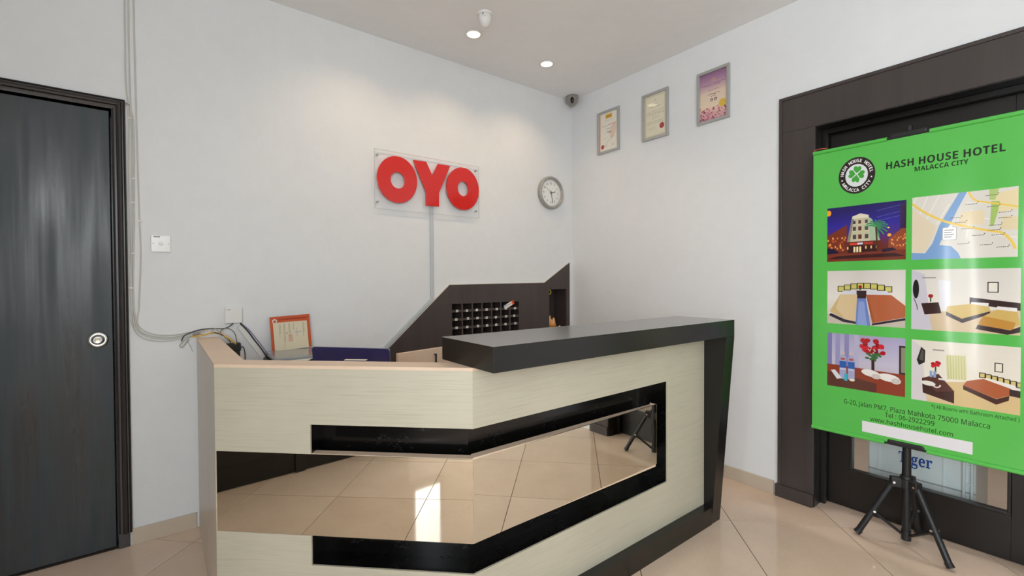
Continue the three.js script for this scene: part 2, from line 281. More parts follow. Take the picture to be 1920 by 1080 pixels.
{ // ice box behind the glass
  const c = thing('ice_box', 'pale grey ribbed ice box with blue lettering behind the glass door', 'ice box', null, [0.4, 0, 2.5]);
  const shell = P({ color: 0xdbe8e8, roughness: 0.4 });
  obj('body', box(0, 0.45, 0.02, 0.40, -0.228, 0.262, 0.012), shell, c);
  obj('lid', box(-0.012, 0.46, 0.40, 0.47, -0.24, 0.274, 0.012), shell, c);
  obj('rib', box(-0.006, 0.004, 0.205, 0.213, -0.225, 0.26), M.greyPlastic, c); obj('rib', box(-0.006, 0.004, 0.145, 0.153, -0.225, 0.26), M.greyPlastic, c);
  for (const z of [-0.17, 0.13]) obj('rib', box(-0.005, 0.004, 0.03, 0.39, z - 0.004, z + 0.004), shell, c);
  for (const z of [0.215, 0.248]) obj('corner_post', box(-0.018, 0.01, 0.02, 0.40, z - 0.006, z + 0.006, 0.003), shell, c);
  for (const y of [0.06, 0.16, 0.26, 0.36]) obj('corner_rung', box(-0.014, 0.0, y - 0.006, y + 0.006, 0.215, 0.248, 0.002), shell, c);
  for (const x of [0.02, 0.38]) for (const z of [-0.2, 0.2]) obj('foot', box(x, x + 0.04, 0, 0.02, z, z + 0.04), M.blackPlastic, c);
  const t = new TextGeometry('Tiger', { font: serif, size: 0.066, depth: 0.003, curveSegments: 6 }); t.computeBoundingBox(); t.scale(0.155 / (t.boundingBox.max.x - t.boundingBox.min.x), 1, 1); t.rotateY(-Math.PI / 2); t.translate(-0.0005, 0.292, -0.075);
  obj('lettering', t, P({ color: 0x1e4a9c, roughness: 0.4 }), c).userData.label = 'blue serif lettering';
}

// ------------------------------------------------------------------ reception counter
{
  const c = thing('reception_counter', 'cream laminate reception counter with mirrored band and dark raised bar top', 'counter');
  const Q0 = [-3.052, 0.0], Q1 = [-3.041, 1.066], Q2 = [-2.29, 1.767], L = Math.hypot(Q2[0] - Q1[0], Q2[1] - Q1[1]);
  const d = [(Q2[0] - Q1[0]) / L, (Q2[1] - Q1[1]) / L], nin = [d[1], -d[0]], HC = 1.098, XR = -0.689, ZF = 1.767, W = 0.105;
  const on = (s, o) => [Q1[0] + d[0] * s + nin[0] * o, Q1[1] + d[1] * s + nin[1] * o];                  // s along the slanted front, o inward
  const corner = (o) => { const s = (ZF - o - Q1[1] - nin[1] * o) / d[1]; return [Q1[0] + d[0] * s + nin[0] * o, ZF - o]; };
  const corner1 = (o) => { const x = Q1[0] + o, s = (x - Q1[0] - nin[0] * o) / d[0]; return [x, Q1[1] + d[1] * s + nin[1] * o]; };
  const slant = (g) => { g.rotateY(-Math.atan2(d[1], d[0])); g.translate(Q1[0], 0, Q1[1]); return g; };
  const front = (g) => { g.translate(0, 0, ZF); return g; };
  const T = 0.008, yA = 0.325, yB = 0.440, yC = 0.757, yD = 0.871, sA = 0.394, xE = -1.058, xM = -1.154;
  obj('slant_panel', slant(plate([[0, yC], [sA, yC], [sA, yD], [L, yD], [L, HC - 0.012], [0, HC - 0.012]], [], T)), M.laminate, c).userData.label = 'upper cream panel of the slanted front';
  obj('slant_panel', slant(plate([[0, 0.002], [L, 0.002], [L, yA], [sA, yA], [sA, yB], [0, yB]], [], T)), M.laminate, c).userData.label = 'lower cream panel of the slanted front';
  obj('front_panel', front(plate([[Q2[0], yD], [xE, yD + 0.007], [xE, yA + 0.01], [Q2[0], yA], [Q2[0], 0.002], [XR, 0.002], [XR, HC], [Q2[0], HC - 0.012]], [], T)), M.laminate, c).userData.label = 'cream panel framing the dark recess';
  // black recess behind the mirrored band
  const sO = sA, back = 0.098;
  const plan = [on(sO, T), corner(T), [xE, ZF - T], [xE, ZF - back], corner(back), on(sO, back)];
  obj('recess_base', prismPlan(plan, yA - 0.01, yA), M.recess, c);
  obj('recess_roof', prismPlan(plan, yD + 0.007, yD + 0.017), M.recess, c);
  obj('recess_back', prismPlan([on(-0.0 + 0.02, back), corner(back), [xE + 0.01, ZF - back], [xE + 0.01, ZF - back - 0.006], corner(back + 0.006), on(0.02, back + 0.006)], yA - 0.01, yD + 0.017), M.recess, c);
  obj('recess_end', prismPlan([on(sO - 0.01, T), on(sO, T), on(sO, back), on(sO - 0.01, back)], yA, yD + 0.007), M.recess, c);
  obj('recess_end', prismPlan([[xE, ZF - T], [xE + 0.01, ZF - T], [xE + 0.01, ZF - back], [xE, ZF - back]], yA, yD + 0.007), M.recess, c);
  // mirrored band on its board
  obj('mirror_board', prismPlan([on(0.004, 0.005), corner(0.005), [xM, ZF - 0.005], [xM, ZF - 0.042], corner(0.042), on(0.004, 0.042)], yB, yC), M.laminateEdge, c);
  obj('mirror', slant(plate(rect(0.005, L - 0.001, yB + 0.001, yC - 0.001), [], 0.005)), M.mirror, c).userData.label = 'mirror strip on the slanted front';
  obj('mirror', front(plate([[Q2[0] + 0.001, yB + 0.001], [xM, yB + 0.015], [xM, yC + 0.012], [Q2[0] + 0.001, yC - 0.001]], [], 0.005)), M.mirror, c).userData.label = 'mirror strip on the straight front';
  obj('mirror_end', box(xM, xM + 0.002, yB + 0.015, yC + 0.012, ZF - 0.042, ZF - 0.001), M.laminateEdge, c);
  obj('mirror_ledge', prismPlan([corner(0.005), [xM, ZF - 0.005], [xM, ZF - 0.042], corner(0.042)], yC, yC + 0.004), M.laminateEdge, c);
  // carcass
  obj('side_panel', prismPlan([[Q0[0], 0.012], Q1, corner1(W), [Q0[0] + W, 0.0]].map(([x, z]) => [x, Math.max(z, 0.001)]), 0, HC - 0.012), M.sidePanel, c).userData.label = 'plain beige side panel';
  obj('inner_panel', prismPlan([on(0.06, W - 0.005), corner(W - 0.005), [XR, ZF - W + 0.005], [XR, ZF - W - 0.012], corner(W + 0.012), on(0.06, W + 0.012)], 0, HC - 0.012), M.laminateEdge, c);
  obj('ledge', prismPlan([[Q0[0], 0.001], Q1, Q2, [-2.2, ZF], [-2.2, ZF - W], corner(W), corner1(W), [Q0[0] + W, 0.001]], HC - 0.012, HC), M.laminateEdge, c).userData.label = 'beige ledge along the top';
  obj('worktop', prismPlan([[Q0[0] + W + 0.002, 0.002], corner1(W + 0.014), corner(W + 0.014), [-1.25, ZF - W - 0.014], [-1.25, 1.15], [-1.9, 1.1], [-2.14, 0.52], [-2.3, 0.002]], 0.772, 0.8), M.laminateEdge, c);
  obj('bar_top', box(-2.288, -0.597, HC, 1.1885, 1.532, 1.899, 0.0015), M.laminateDark, c).userData.label = 'thick dark laminate bar top';
  obj('bar_surface', box(-2.289, -0.596, 1.1885, 1.191, 1.531, 1.900, 0.0008), P({ color: 0x1d1a18, map: satinTex, roughness: 0.3, clearcoat: 1, clearcoatRoughness: 0.2 }), c).userData.label = 'polished dark sheet on the bar top';
  { // end panel leaning forward
    const s = new THREE.Shape([[1.53, 0], [1.815, 0], [1.899, HC], [1.53, HC]].map(([z, y]) => new THREE.Vector2(-z, y)));
    const g = new THREE.ExtrudeGeometry(s, { depth: 0.092, bevelEnabled: false }); g.rotateY(Math.PI / 2); g.translate(-0.689, 0, 0);
    obj('end_panel', metric(g), M.laminateDark, c).userData.label = 'dark end panel leaning forward';
  }
  obj('kick_board', prismPlan([[-2.29, ZF - 0.0], [-2.235, 1.818], [XR, 1.818], [XR, ZF - 0.03], [-2.29, ZF - 0.03]], 0, 0.1), M.laminateDark, c).userData.label = 'dark kick board at the floor';
  obj('bar_support', box(-2.24, XR, HC - 0.012, HC, ZF - 0.2, ZF), M.laminateEdge, c);
}
{ // low board standing in front of the key rack
  const c = thing('low_partition', 'low beige partition board standing between the laptop and the key rack', 'partition', null, [-2.036, 0, 0.5]); c.rotation.y = 0.21;
  obj('panel', box(0, 0.62, 0.012, 0.966, -0.025, 0, 0.002), M.laminateEdge, c);
  obj('foot', box(0.0, 0.05, 0, 0.012, -0.12, 0.08), M.laminateEdge, c); obj('foot', box(0.57, 0.62, 0, 0.012, -0.12, 0.08), M.laminateEdge, c);
  obj('latch', [box(0.296, 0.303, 0.86, 0.93, 0, 0.012, 0.002), box(0.286, 0.303, 0.922, 0.93, 0, 0.012, 0.002)], M.blackPlastic, c);
}

// ------------------------------------------------------------------ key rack
{
  const k = thing('key_rack', 'dark wood wall rack with numbered key pigeonholes and stepped sloping outline', 'key rack');
  const Z = 0.018, gx0 = -1.372, gx1 = -0.690, gy1 = 1.237, pitch = 0.0682, rows = 4, cols = 7, gy0 = gy1 - 0.05 - pitch * 3 - 0.03;
  const n = { x0: -0.325, x1: -0.102, y0: 0.965, y1: 1.338 };
  const out = [[-0.056, 0.02], [-0.056, 1.594], [-0.064, 1.594], [-0.385, 1.402], [-1.394, 1.391], [-2.06, 0.791], [-2.06, 0.02]];
  M.rack = P({ color: 0x504745, map: satinTex, roughness: 0.38 });
  M.rackDark = M.rack;
  obj('face_board', (() => { const g = plate(out, [rect(gx0, gx1, gy0, gy1), rect(n.x0, n.x1, n.y0, n.y1)], Z - 0.001); g.translate(0, 0, Z); return g; })(), M.rack, k);
  // pale edging strip round the board
  const strip = out.slice(1, 6); const pale = P({ color: 0xd9d4cc, roughness: 0.4 });
  for (let i = 0; i < strip.length - 1; i++) { const [a, b] = [strip[i], strip[i + 1]]; const l = Math.hypot(b[0] - a[0], b[1] - a[1]); const g = new THREE.BoxGeometry(l, 0.004, Z); g.rotateZ(Math.atan2(b[1] - a[1], b[0] - a[0])); g.translate((a[0] + b[0]) / 2, (a[1] + b[1]) / 2 + 0.002, Z / 2 + 0.0005); obj('edging', g, pale, k); }
  obj('edging', box(-0.056, -0.052, 0.02, 1.597, 0.001, Z), pale, k);
  obj('back_panel', box(gx0 - 0.02, gx1 + 0.02, gy0 - 0.02, gy1 + 0.02, -0.15, -0.14), M.rackDark, k);
  obj('case_side', box(gx0 - 0.012, gx0, gy0 - 0.012, gy1 + 0.012, -0.14, 0), M.rackDark, k); obj('case_side', box(gx1, gx1 + 0.012, gy0 - 0.012, gy1 + 0.012, -0.14, 0), M.rackDark, k);
  obj('case_top', box(gx0, gx1, gy1, gy1 + 0.012, -0.14, 0), M.rackDark, k);
  const cw = (gx1 - gx0) / cols;
  for (let i = 1; i < cols; i++) obj('divider', box(gx0 + i * cw - 0.007, gx0 + i * cw + 0.007, gy0, gy1, -0.139, Z - 0.004), M.rack, k);
  const tagTex = canvasTex(32, 32, (c) => { c.fillStyle = '#f0ece6'; c.fillRect(0, 0, 32, 32); c.fillStyle = '#3a3536'; c.fillRect(11, 9, 10, 14); });
  const paper = S({ color: 0xffffff, map: tagTex, roughness: 0.7 });
  for (let r = 0; r < rows; r++) for (let i = 0; i < cols; i++) {
    const yc = gy1 - 0.06 - r * pitch, xa = gx0 + i * cw + (i ? 0.007 : 0), xb = gx0 + (i + 1) * cw - (i < cols - 1 ? 0.007 : 0);
    obj('shelf', [box(xa, xb, yc - 0.004, yc + 0.004, -0.139, Z - 0.006), box(xa, xb, yc - 0.009, yc + 0.009, Z - 0.012, Z - 0.003)], M.rack, k);
    if (r < 3) { const x = (xa + xb) / 2 + (hash(i, r, 3) - 0.5) * 0.016 - 0.002, y = yc + 0.002 + (hash(r, i, 8) - 0.5) * 0.005, g = new THREE.BoxGeometry(0.021, 0.019, 0.0012); g.rotateZ((hash(i, r, 11) - 0.5) * 0.25); g.translate(x, y, Z - 0.0018); obj('number_tag', g, paper, k); }
  }
  // open niche at the right end
  obj('niche', [box(n.x0 - 0.01, n.x0, n.y0, n.y1, -0.16, 0), box(n.x1, n.x1 + 0.01, n.y0, n.y1, -0.16, 0), box(n.x0, n.x1, n.y1, n.y1 + 0.01, -0.16, 0), box(n.x0 - 0.01, n.x1 + 0.01, n.y0 - 0.01, n.y0, -0.16, 0), box(n.x0 - 0.01, n.x1 + 0.01, n.y0 - 0.01, n.y1 + 0.01, -0.17, -0.16)], M.rackDark, k);
  obj('wall_case', [box(NICHE.x0, NICHE.x1, NICHE.y0, NICHE.y1, -0.21, -0.2)], M.rackDark, k);
  // figurine in the niche
  const f = thing('figurine', 'amber crystal peak figurine on a gold base in the rack niche', 'figurine', null, [-0.228, n.y0, -0.04]);
  const amber = P({ color: 0xe8ac6a, roughness: 0.3, clearcoat: 0.6 }), gold = S({ color: 0xd9982f, metalness: 0.8, roughness: 0.3 });
  const peak = (x, h, r, tw) => { const g = new THREE.LatheGeometry([[0, h], [r * 0.28, h * 0.97], [r * 0.55, h * 0.8], [r * 0.72, h * 0.45], [r, 0.0], [0, 0]].map((a) => new THREE.Vector2(...a)), 6); g.rotateY(tw); g.scale(1, 1, 0.8); g.translate(x, 0.022, 0); return g; };
  obj('peak', peak(-0.038, 0.098, 0.026, 0.3), amber, f); obj('peak', peak(0.012, 0.078, 0.026, 0.9), amber, f); obj('peak', peak(-0.012, 0.062, 0.02, 0.1), amber, f);
  const b = new THREE.LatheGeometry([[0, 0], [0.064, 0], [0.066, 0.006], [0.056, 0.014], [0.052, 0.022], [0, 0.022]].map((a) => new THREE.Vector2(...a)), 24); b.scale(1, 1, 0.75); obj('base', b, gold, f);
  obj('bead', (() => { const g = new THREE.SphereGeometry(0.01, 16, 10); g.translate(0.072, 0.01, 0.02); return g; })(), P({ color: 0xe9d9c0, roughness: 0.3 }), f);
  const r = new THREE.TorusGeometry(0.02, 0.0045, 10, 28); r.translate(-0.298, n.y1 - 0.0255, -0.01);
  tag(obj('yellow_ring', r, P({ color: 0xc2b23a, roughness: 0.35 })), 'small yellow green ring hanging at the top of the rack niche', 'ring');
  // folded leaflet left in a pigeonhole
  const lt = canvasTex(64, 32, (c) => { c.fillStyle = '#f1e6dc'; c.fillRect(0, 0, 64, 32); c.fillStyle = '#9db9d2'; c.fillRect(0, 0, 20, 14); c.fillStyle = '#8a5a50'; c.fillRect(22, 13, 30, 4); c.fillStyle = '#e2562a'; c.fillRect(52, 0, 12, 32); });
  const lg = new THREE.BoxGeometry(0.115, 0.034, 0.004); lg.rotateZ(0.42); lg.rotateY(0.0); const lp = onLeft(954, 571, 0.024); lg.translate(lp.x + 0.004, lp.y - 0.002, 0.0215);
  tag(obj('leaflet', lg, S({ map: lt, roughness: 0.5 })), 'folded leaflet with orange tip stuck slanting in a key pigeonhole', 'leaflet');
}

// ------------------------------------------------------------------ wall sign
{
  const s = thing('wall_sign', 'clear acrylic wall sign with three thick red capital letters', 'sign');
  const plateZ = 0.012;
  const acr = P({ color: 0xffffff, transmission: 1, thickness: 0, roughness: 0.03, ior: 1.3 });
  obj('acrylic_board', (() => { const g = new THREE.PlaneGeometry(0.888, 0.427); g.translate(-1.552, 2.1585, plateZ + 0.003); return g; })(), acr, s);
  const rimM = P({ color: 0xd4d6d4, roughness: 0.2 });
  for (const e of [[-1.996, -1.9945, 1.945, 2.372], [-1.1095, -1.108, 1.945, 2.372], [-1.9945, -1.1095, 1.945, 1.9465], [-1.9945, -1.1095, 2.3705, 2.372]]) obj('board_edge', box(...e, plateZ, plateZ + 0.005), rimM, s);
  const red = P({ color: 0xd9190d, roughness: 0.22, clearcoat: 0.4 });
  const letter = (pts, hole) => { const sh = new THREE.Shape(pts); if (hole) sh.holes.push(new THREE.Path(hole)); const g = new THREE.ExtrudeGeometry(sh, { depth: 0.014, bevelEnabled: true, bevelSize: 0.0012, bevelThickness: 0.0012, bevelOffset: -0.0012, bevelSegments: 2 }); g.translate(0, 0, plateZ + 0.007); return g; };
  const ring = (cx, cy, rx, ry, n = 72, cw) => Array.from({ length: n }, (_, i) => { const a = (cw ? -1 : 1) * i / n * 2 * Math.PI; return new THREE.Vector2(cx + rx * Math.cos(a), cy + ry * Math.sin(a)); });
  obj('letter', letter(ring(-1.8285, 2.1675, 0.1545, 0.1705), ring(-1.827, 2.163, 0.056, 0.060, 48, true)), red, s).userData.label = 'red letter O';
  obj('letter', letter([[-1.703, 2.332], [-1.597, 2.334], [-1.546, 2.237], [-1.496, 2.334], [-1.388, 2.334], [-1.4895, 2.107], [-1.4895, 2.002], [-1.5995, 2.0], [-1.5995, 2.105]].map((a) => new THREE.Vector2(...a)).reverse()), red, s).userData.label = 'red letter Y';
  obj('letter', letter(ring(-1.2695, 2.168, 0.1515, 0.171), ring(-1.2695, 2.168, 0.051, 0.060, 48, true)), red, s).userData.label = 'second red letter O';
  for (const [x, y] of [[-1.976, 2.328], [-1.975, 1.993], [-1.137, 2.335], [-1.137, 2.0]]) obj('standoff', cyl(0.007, 0.007, [x, y, 0.0], [x, y, 0.026], 16), M.steel, s);
  for (const [x, y] of [[-1.983, 2.09], [-1.671, 2.165], [-1.442, 2.165], [-1.4215, 2.135], [-1.772, 2.165], [-1.218, 2.168]]) obj('pin', cyl(0.003, 0.003, [x, y, plateZ + 0.004], [x, y, plateZ + 0.012], 10), M.chrome, s);
  // trunking below the sign, then down along the slope of the key rack
  const t = thing('cable_trunking', 'pale grey cable trunking running from the red sign down to the key rack', 'trunking');
  obj('upright', box(-1.556, -1.527, 1.262, 2.0, 0, 0.011, 0.002), M.trunking, t);
  const a = [-1.548, 1.272], b = [-2.06, 0.811], l = Math.hypot(b[0] - a[0], b[1] - a[1]), g = new RoundedBoxGeometry(l, 0.026, 0.014, 2, 0.003); g.rotateZ(Math.atan2(a[1] - b[1], a[0] - b[0])); g.translate((a[0] + b[0]) / 2, (a[1] + b[1]) / 2 + 0.006, 0.0072);
  obj('sloping_run', g, M.trunking, t);
}
{ // clock
  const c0 = onLeft(1030.5, 362.3, 0.0), R0 = 0.153;
  const c = thing('wall_clock', 'round silver wall clock with white dial and black hands', 'clock', null, [c0.x, c0.y, 0]);
  const rim = new THREE.LatheGeometry([[R0 - 0.03, 0], [R0 - 0.004, 0], [R0, 0.008], [R0 - 0.002, 0.034], [R0 - 0.012, 0.042], [R0 - 0.022, 0.038], [R0 - 0.026, 0.022], [R0 - 0.03, 0.02]].map((a) => new THREE.Vector2(...a)), 72); rim.rotateX(Math.PI / 2); obj('rim', rim, P({ color: 0xa9a7a3, roughness: 0.38, metalness: 0.35 }), c);
  const dialT = canvasTex(512, 512, (g) => { g.fillStyle = '#efefec'; g.fillRect(0, 0, 512, 512); g.translate(256, 256); g.fillStyle = '#2a2a2a'; g.font = 'bold 44px sans-serif'; g.textAlign = 'center'; g.textBaseline = 'middle'; for (let h = 1; h <= 12; h++) { const a = h / 12 * 2 * Math.PI; g.fillText(String(h), Math.sin(a) * 178, -Math.cos(a) * 178); } for (let m = 0; m < 60; m++) { g.save(); g.rotate(m / 60 * 2 * Math.PI); g.fillRect(-1.5, -232, 3, m % 5 ? 7 : 13); g.restore(); } });
  const dial = new THREE.CircleGeometry(R0 - 0.026, 64); dial.translate(0, 0, 0.018); obj('dial', dial, S({ map: dialT, roughness: 0.55 }), c);
  const hand = (len, w, ang, z) => { const g = new THREE.BoxGeometry(w, len * 1.22, 0.0015); g.translate(0, len * 0.39, z); g.rotateZ(-ang); return g; };
  obj('hour_hand', hand(0.058, 0.006, (2.47 / 12) * 2 * Math.PI, 0.021), M.blackPlastic, c); obj('minute_hand', hand(0.098, 0.0048, (28 / 60) * 2 * Math.PI, 0.0235), M.blackPlastic, c); obj('second_hand', hand(0.075, 0.0014, (51 / 60) * 2 * Math.PI, 0.0255), M.blackPlastic, c);
  obj('hub', cyl(0.005, 0.005, [0, 0, 0.018], [0, 0, 0.028], 16), M.blackPlastic, c);
  const gl = new THREE.CircleGeometry(R0 - 0.025, 48); gl.translate(0, 0, 0.033); obj('glass', gl, M.pane, c);
}

// ------------------------------------------------------------------ framed certificates on the right wall
const scrib = (g, x0, x1, y, h, col) => { g.fillStyle = col; for (let x = x0; x < x1;) { const w = 4 + rnd() * 12; g.fillRect(x, y - h * (0.4 + rnd() * 0.6), Math.min(w, x1 - x), h * (0.4 + rnd() * 0.5)); x += w + 3 + rnd() * 3; } };
function certificate(label, z0, z1, y0, y1, draw) {
  const zc = (z0 + z1) / 2, yc = (y0 + y1) / 2, w = z1 - z0, h = y1 - y0, b = 0.021;
  const f = thing('certificate_frame', label, 'framed certificate', null, [0, yc, zc]);
  const prof = (a0, a1, c0, c1) => box(-0.02, 0.0, a0, a1, c0, c1, 0.003);
  obj('frame_rail', prof(h / 2 - b, h / 2, -w / 2, w / 2), M.silverFrame, f); obj('frame_rail', prof(-h / 2, -h / 2 + b, -w / 2, w / 2), M.silverFrame, f);
  obj('frame_rail', prof(-h / 2 + b, h / 2 - b, -w / 2, -w / 2 + b), M.silverFrame, f); obj('frame_rail', prof(-h / 2 + b, h / 2 - b, w / 2 - b, w / 2), M.silverFrame, f);
  const p = new THREE.PlaneGeometry(w - 2 * b + 0.004, h - 2 * b + 0.004); p.rotateY(-Math.PI / 2); p.translate(-0.006, 0, 0);
  obj('print', p, S({ map: canvasTex(256, 400, draw), roughness: 0.6 }), f);
  obj('glass', sheet('x', -0.0095, -w / 2 + b - 0.002, w / 2 - b + 0.002, -h / 2 + b - 0.002, h / 2 - b + 0.002, -1), M.pane, f);
}
const CZ = (pts) => pts.map(([x, y]) => onRight(x, y, -0.02));
{
  const q1 = CZ([[1119, 214], [1160, 284]]), q2 = CZ([[1203, 180], [1252, 253]]), q3 = CZ([[1306, 142], [1367, 221]]);
  certificate('silver framed certificate with yellow heading and red seal nearest the room corner', q1[0].z, q1[1].z, 2.575, 2.955, (g, w, h) => {
    g.fillStyle = '#efe9da'; g.fillRect(0, 0, w, h); g.fillStyle = '#e6b9a9'; g.fillRect(0, 0, 14, h); g.fillStyle = '#e3cf9c'; g.fillRect(14, 0, 5, h);
    g.fillStyle = '#e3b02c'; g.fillRect(88, 18, 88, 44); scrib(g, 96, 168, 48, 15, '#7a5a10'); scrib(g, 70, 200, 84, 5, '#9a9488');
    scrib(g, 40, 122, 138, 9, '#a89a8e'); scrib(g, 128, 234, 134, 11, '#cf6a58'); scrib(g, 96, 170, 172, 7, '#8d867c'); scrib(g, 104, 164, 210, 16, '#6d675f');
    for (const y of [268, 340, 356]) { scrib(g, 60, 112, y, 5, '#a39c90'); scrib(g, 170, 214, y, 5, '#a39c90'); }
    g.strokeStyle = '#5a5650'; g.lineWidth = 1.6; g.beginPath(); g.moveTo(70, 345); g.bezierCurveTo(110, 300, 130, 300, 196, 256); g.stroke();
    g.fillStyle = 'rgba(226,160,140,.35)'; g.beginPath(); g.ellipse(190, 200, 40, 80, 0.3, 0, 7); g.fill();
    g.fillStyle = '#b23a48'; g.beginPath(); g.arc(46, 350, 23, 0, 7); g.fill();
  });
  certificate('silver framed cream certificate with large red seal between two others', q2[0].z, q2[1].z, 2.572, 2.955, (g, w, h) => {
    g.fillStyle = '#e9e1c8'; g.fillRect(0, 0, w, h); g.strokeStyle = '#c3b98f'; g.lineWidth = 5; g.strokeRect(12, 12, w - 24, h - 24); g.lineWidth = 1.5; g.strokeRect(22, 22, w - 44, h - 44);
    g.strokeStyle = '#776f5e'; g.lineWidth = 2; g.beginPath(); g.arc(128, 54, 9, 0, 7); g.stroke(); scrib(g, 90, 166, 92, 6, '#a69f8d'); scrib(g, 70, 190, 116, 7, '#a69f8d');
    for (const y of [158, 174, 188]) scrib(g, 34, 222, y, 6, '#a39b88'); for (const y of [212, 226]) scrib(g, 90, 170, y, 5, '#b0a896'); for (const y of [256, 272]) scrib(g, 34, 222, y, 6, '#9b937f'); for (const y of [312, 326]) scrib(g, 34, 140, y, 5, '#a69f8d');
    g.fillStyle = '#b23a48'; g.beginPath(); g.arc(202, 310, 27, 0, 7); g.fill();
  });
  certificate('silver framed pink floral certificate with gold seal nearest the dark door frame', q3[0].z, q3[1].z, 2.572, 2.955, (g, w, h) => {
    const s = g.createLinearGradient(0, 0, 0, h); s.addColorStop(0, '#8c5f86'); s.addColorStop(0.2, '#b48aa6'); s.addColorStop(0.42, '#e3cdb8'); s.addColorStop(0.7, '#ecd8bc'); s.addColorStop(1, '#cf93a0'); g.fillStyle = s; g.fillRect(0, 0, w, h);
    g.strokeStyle = '#d5ac52'; g.lineWidth = 4; g.beginPath(); g.moveTo(112, 74); g.lineTo(128, 50); g.lineTo(146, 74); g.closePath(); g.stroke();
    scrib(g, 16, 236, 100, 7, '#6d3f66'); scrib(g, 60, 196, 112, 5, '#6d3f66'); scrib(g, 80, 180, 150, 6, '#806070'); scrib(g, 76, 186, 186, 9, '#5a3a4c'); scrib(g, 104, 150, 204, 7, '#806070');
    g.fillStyle = '#4a3040'; for (const x of [106, 142]) { g.beginPath(); g.arc(x + 6, 232, 13, 0, 7); g.fill(); g.fillStyle = '#e6cfb9'; g.beginPath(); g.arc(x + 6, 234, 7, 0, 7); g.fill(); g.fillStyle = '#4a3040'; }
    for (let i = 0; i < 90; i++) { g.fillStyle = ['#c06a80', '#d98c9c', '#a84a66', '#7a3048', '#e2aab2'][i % 5]; const x = rnd() * w, y = h - Math.pow(rnd(), 1.4) * 105 - 6; g.beginPath(); g.ellipse(x, y, 4 + rnd() * 11, 3 + rnd() * 7, rnd() * 3, 0, 7); g.fill(); }
    g.fillStyle = '#dcb83c'; g.beginPath(); g.arc(212, 280, 33, 0, 7); g.fill();
  });
}

// ------------------------------------------------------------------ ceiling fittings
M.lamp = S({ color: 0xffffff, emissive: 0xffe9c4, emissiveIntensity: 6 });
for (const [px, py, label] of [[888, 63, 'small round recessed downlight beside the white ceiling detector'], [1025, 119, 'small round recessed downlight nearest the room corner'], [705, -14, 'small round recessed downlight above the left end of the sign'], [1145, -14, 'small round recessed downlight farther out from the sign wall']]) {
  const p = onLevel(px, py, H), l = thing('downlight', label, 'downlight', 'ceiling downlights', [p.x, H, p.z]);
  const ring = new THREE.LatheGeometry([[0.048, 0], [0.062, 0], [0.064, -0.004], [0.056, -0.009], [0.047, -0.008], [0.046, -0.002]].map((a) => new THREE.Vector2(...a)), 48); obj('trim_ring', ring, M.whitePlastic, l);
  obj('lamp_face', (() => { const g = new THREE.CylinderGeometry(0.046, 0.044, 0.005, 40); g.translate(0, -0.0035, 0); return g; })(), M.lamp, l);
  const s = new THREE.SpotLight(0xffdfb8, 1.2, 0, 1.15, 0.75, 2); s.position.set(0, -0.03, 0); s.target.position.set(0, -1, 0); s.castShadow = true; s.shadow.radius = 2; l.add(s, s.target);
}
{ // detector
  const p = onLevel(909, 26, H), c = thing('motion_detector', 'white rounded motion detector mounted on the ceiling', 'detector', null, [p.x, H, p.z]);
  const g = new THREE.SphereGeometry(0.05, 32, 20, 0, Math.PI * 2, Math.PI / 2, Math.PI / 2); g.scale(0.9, 1.55, 0.8); g.translate(0, -0.012, 0); obj('cover', g, M.whitePlastic, c);
  obj('base', cyl(0.047, 0.05, [0, -0.012, 0], [0, 0, 0], 32), M.whitePlastic, c);
  obj('indicator', (() => { const a = new THREE.SphereGeometry(0.004, 10, 8), b = a.clone(); const v = EYE.clone().sub(new THREE.Vector3(p.x, H, p.z)).setY(0).normalize(); a.translate(v.x * 0.041 - 0.012, -0.022, v.z * 0.036); b.translate(v.x * 0.039, -0.032, v.z * 0.036); return [a, b]; })(), M.blackPlastic, c);
}
{ // corner camera
  const p = onLevel(1068, 184, H - 0.01), c = thing('security_camera', 'small grey dome security camera in the ceiling corner', 'security camera', null, [-0.085, H, 0.085]);
  const h = new THREE.LatheGeometry([[0, 0], [0.056, 0], [0.058, -0.012], [0.056, -0.035], [0.043, -0.062], [0.026, -0.078], [0, -0.082]].map((a) => new THREE.Vector2(...a)), 40); obj('dome', h, P({ color: 0x8f8b82, roughness: 0.35 }), c);
  const l = new THREE.SphereGeometry(0.02, 20, 14); l.scale(0.9, 1.7, 0.9); l.translate(-0.029, -0.045, 0.032); obj('lens', l, P({ color: 0x0c0c0d, roughness: 0.1 }), c);
}

// ------------------------------------------------------------------ left wall fittings and cables
{
  const a = onLeft(283, 441), b = onLeft(320, 473), cx = (a.x + b.x) / 2, cy = (a.y + b.y) / 2, w = 0.088, h = 0.094;
  const s = thing('wall_switch', 'square white wall plate with a small round button beside the black door', 'switch', null, [cx, cy, 0]);
  obj('plate', box(-w / 2, w / 2, -h / 2, h / 2, 0, 0.011, 0.004), P({ color: 0xf1f1ef, roughness: 0.14 }), s);
  obj('button', cyl(0.011, 0.009, [0.0, 0.0, 0.01], [0.0, 0.0, 0.017], 24), M.whitePlastic, s);
  for (const x of [-0.034, 0.034]) obj('screw', cyl(0.003, 0.003, [x, 0, 0.01], [x, 0, 0.0125], 12), M.greyPlastic, s);
  obj('print', (() => { const g = new THREE.PlaneGeometry(0.03, 0.007); g.translate(-0.018, 0.038, 0.0114); return g; })(), S({ color: 0x8d9297, roughness: 0.6 }), s);
}
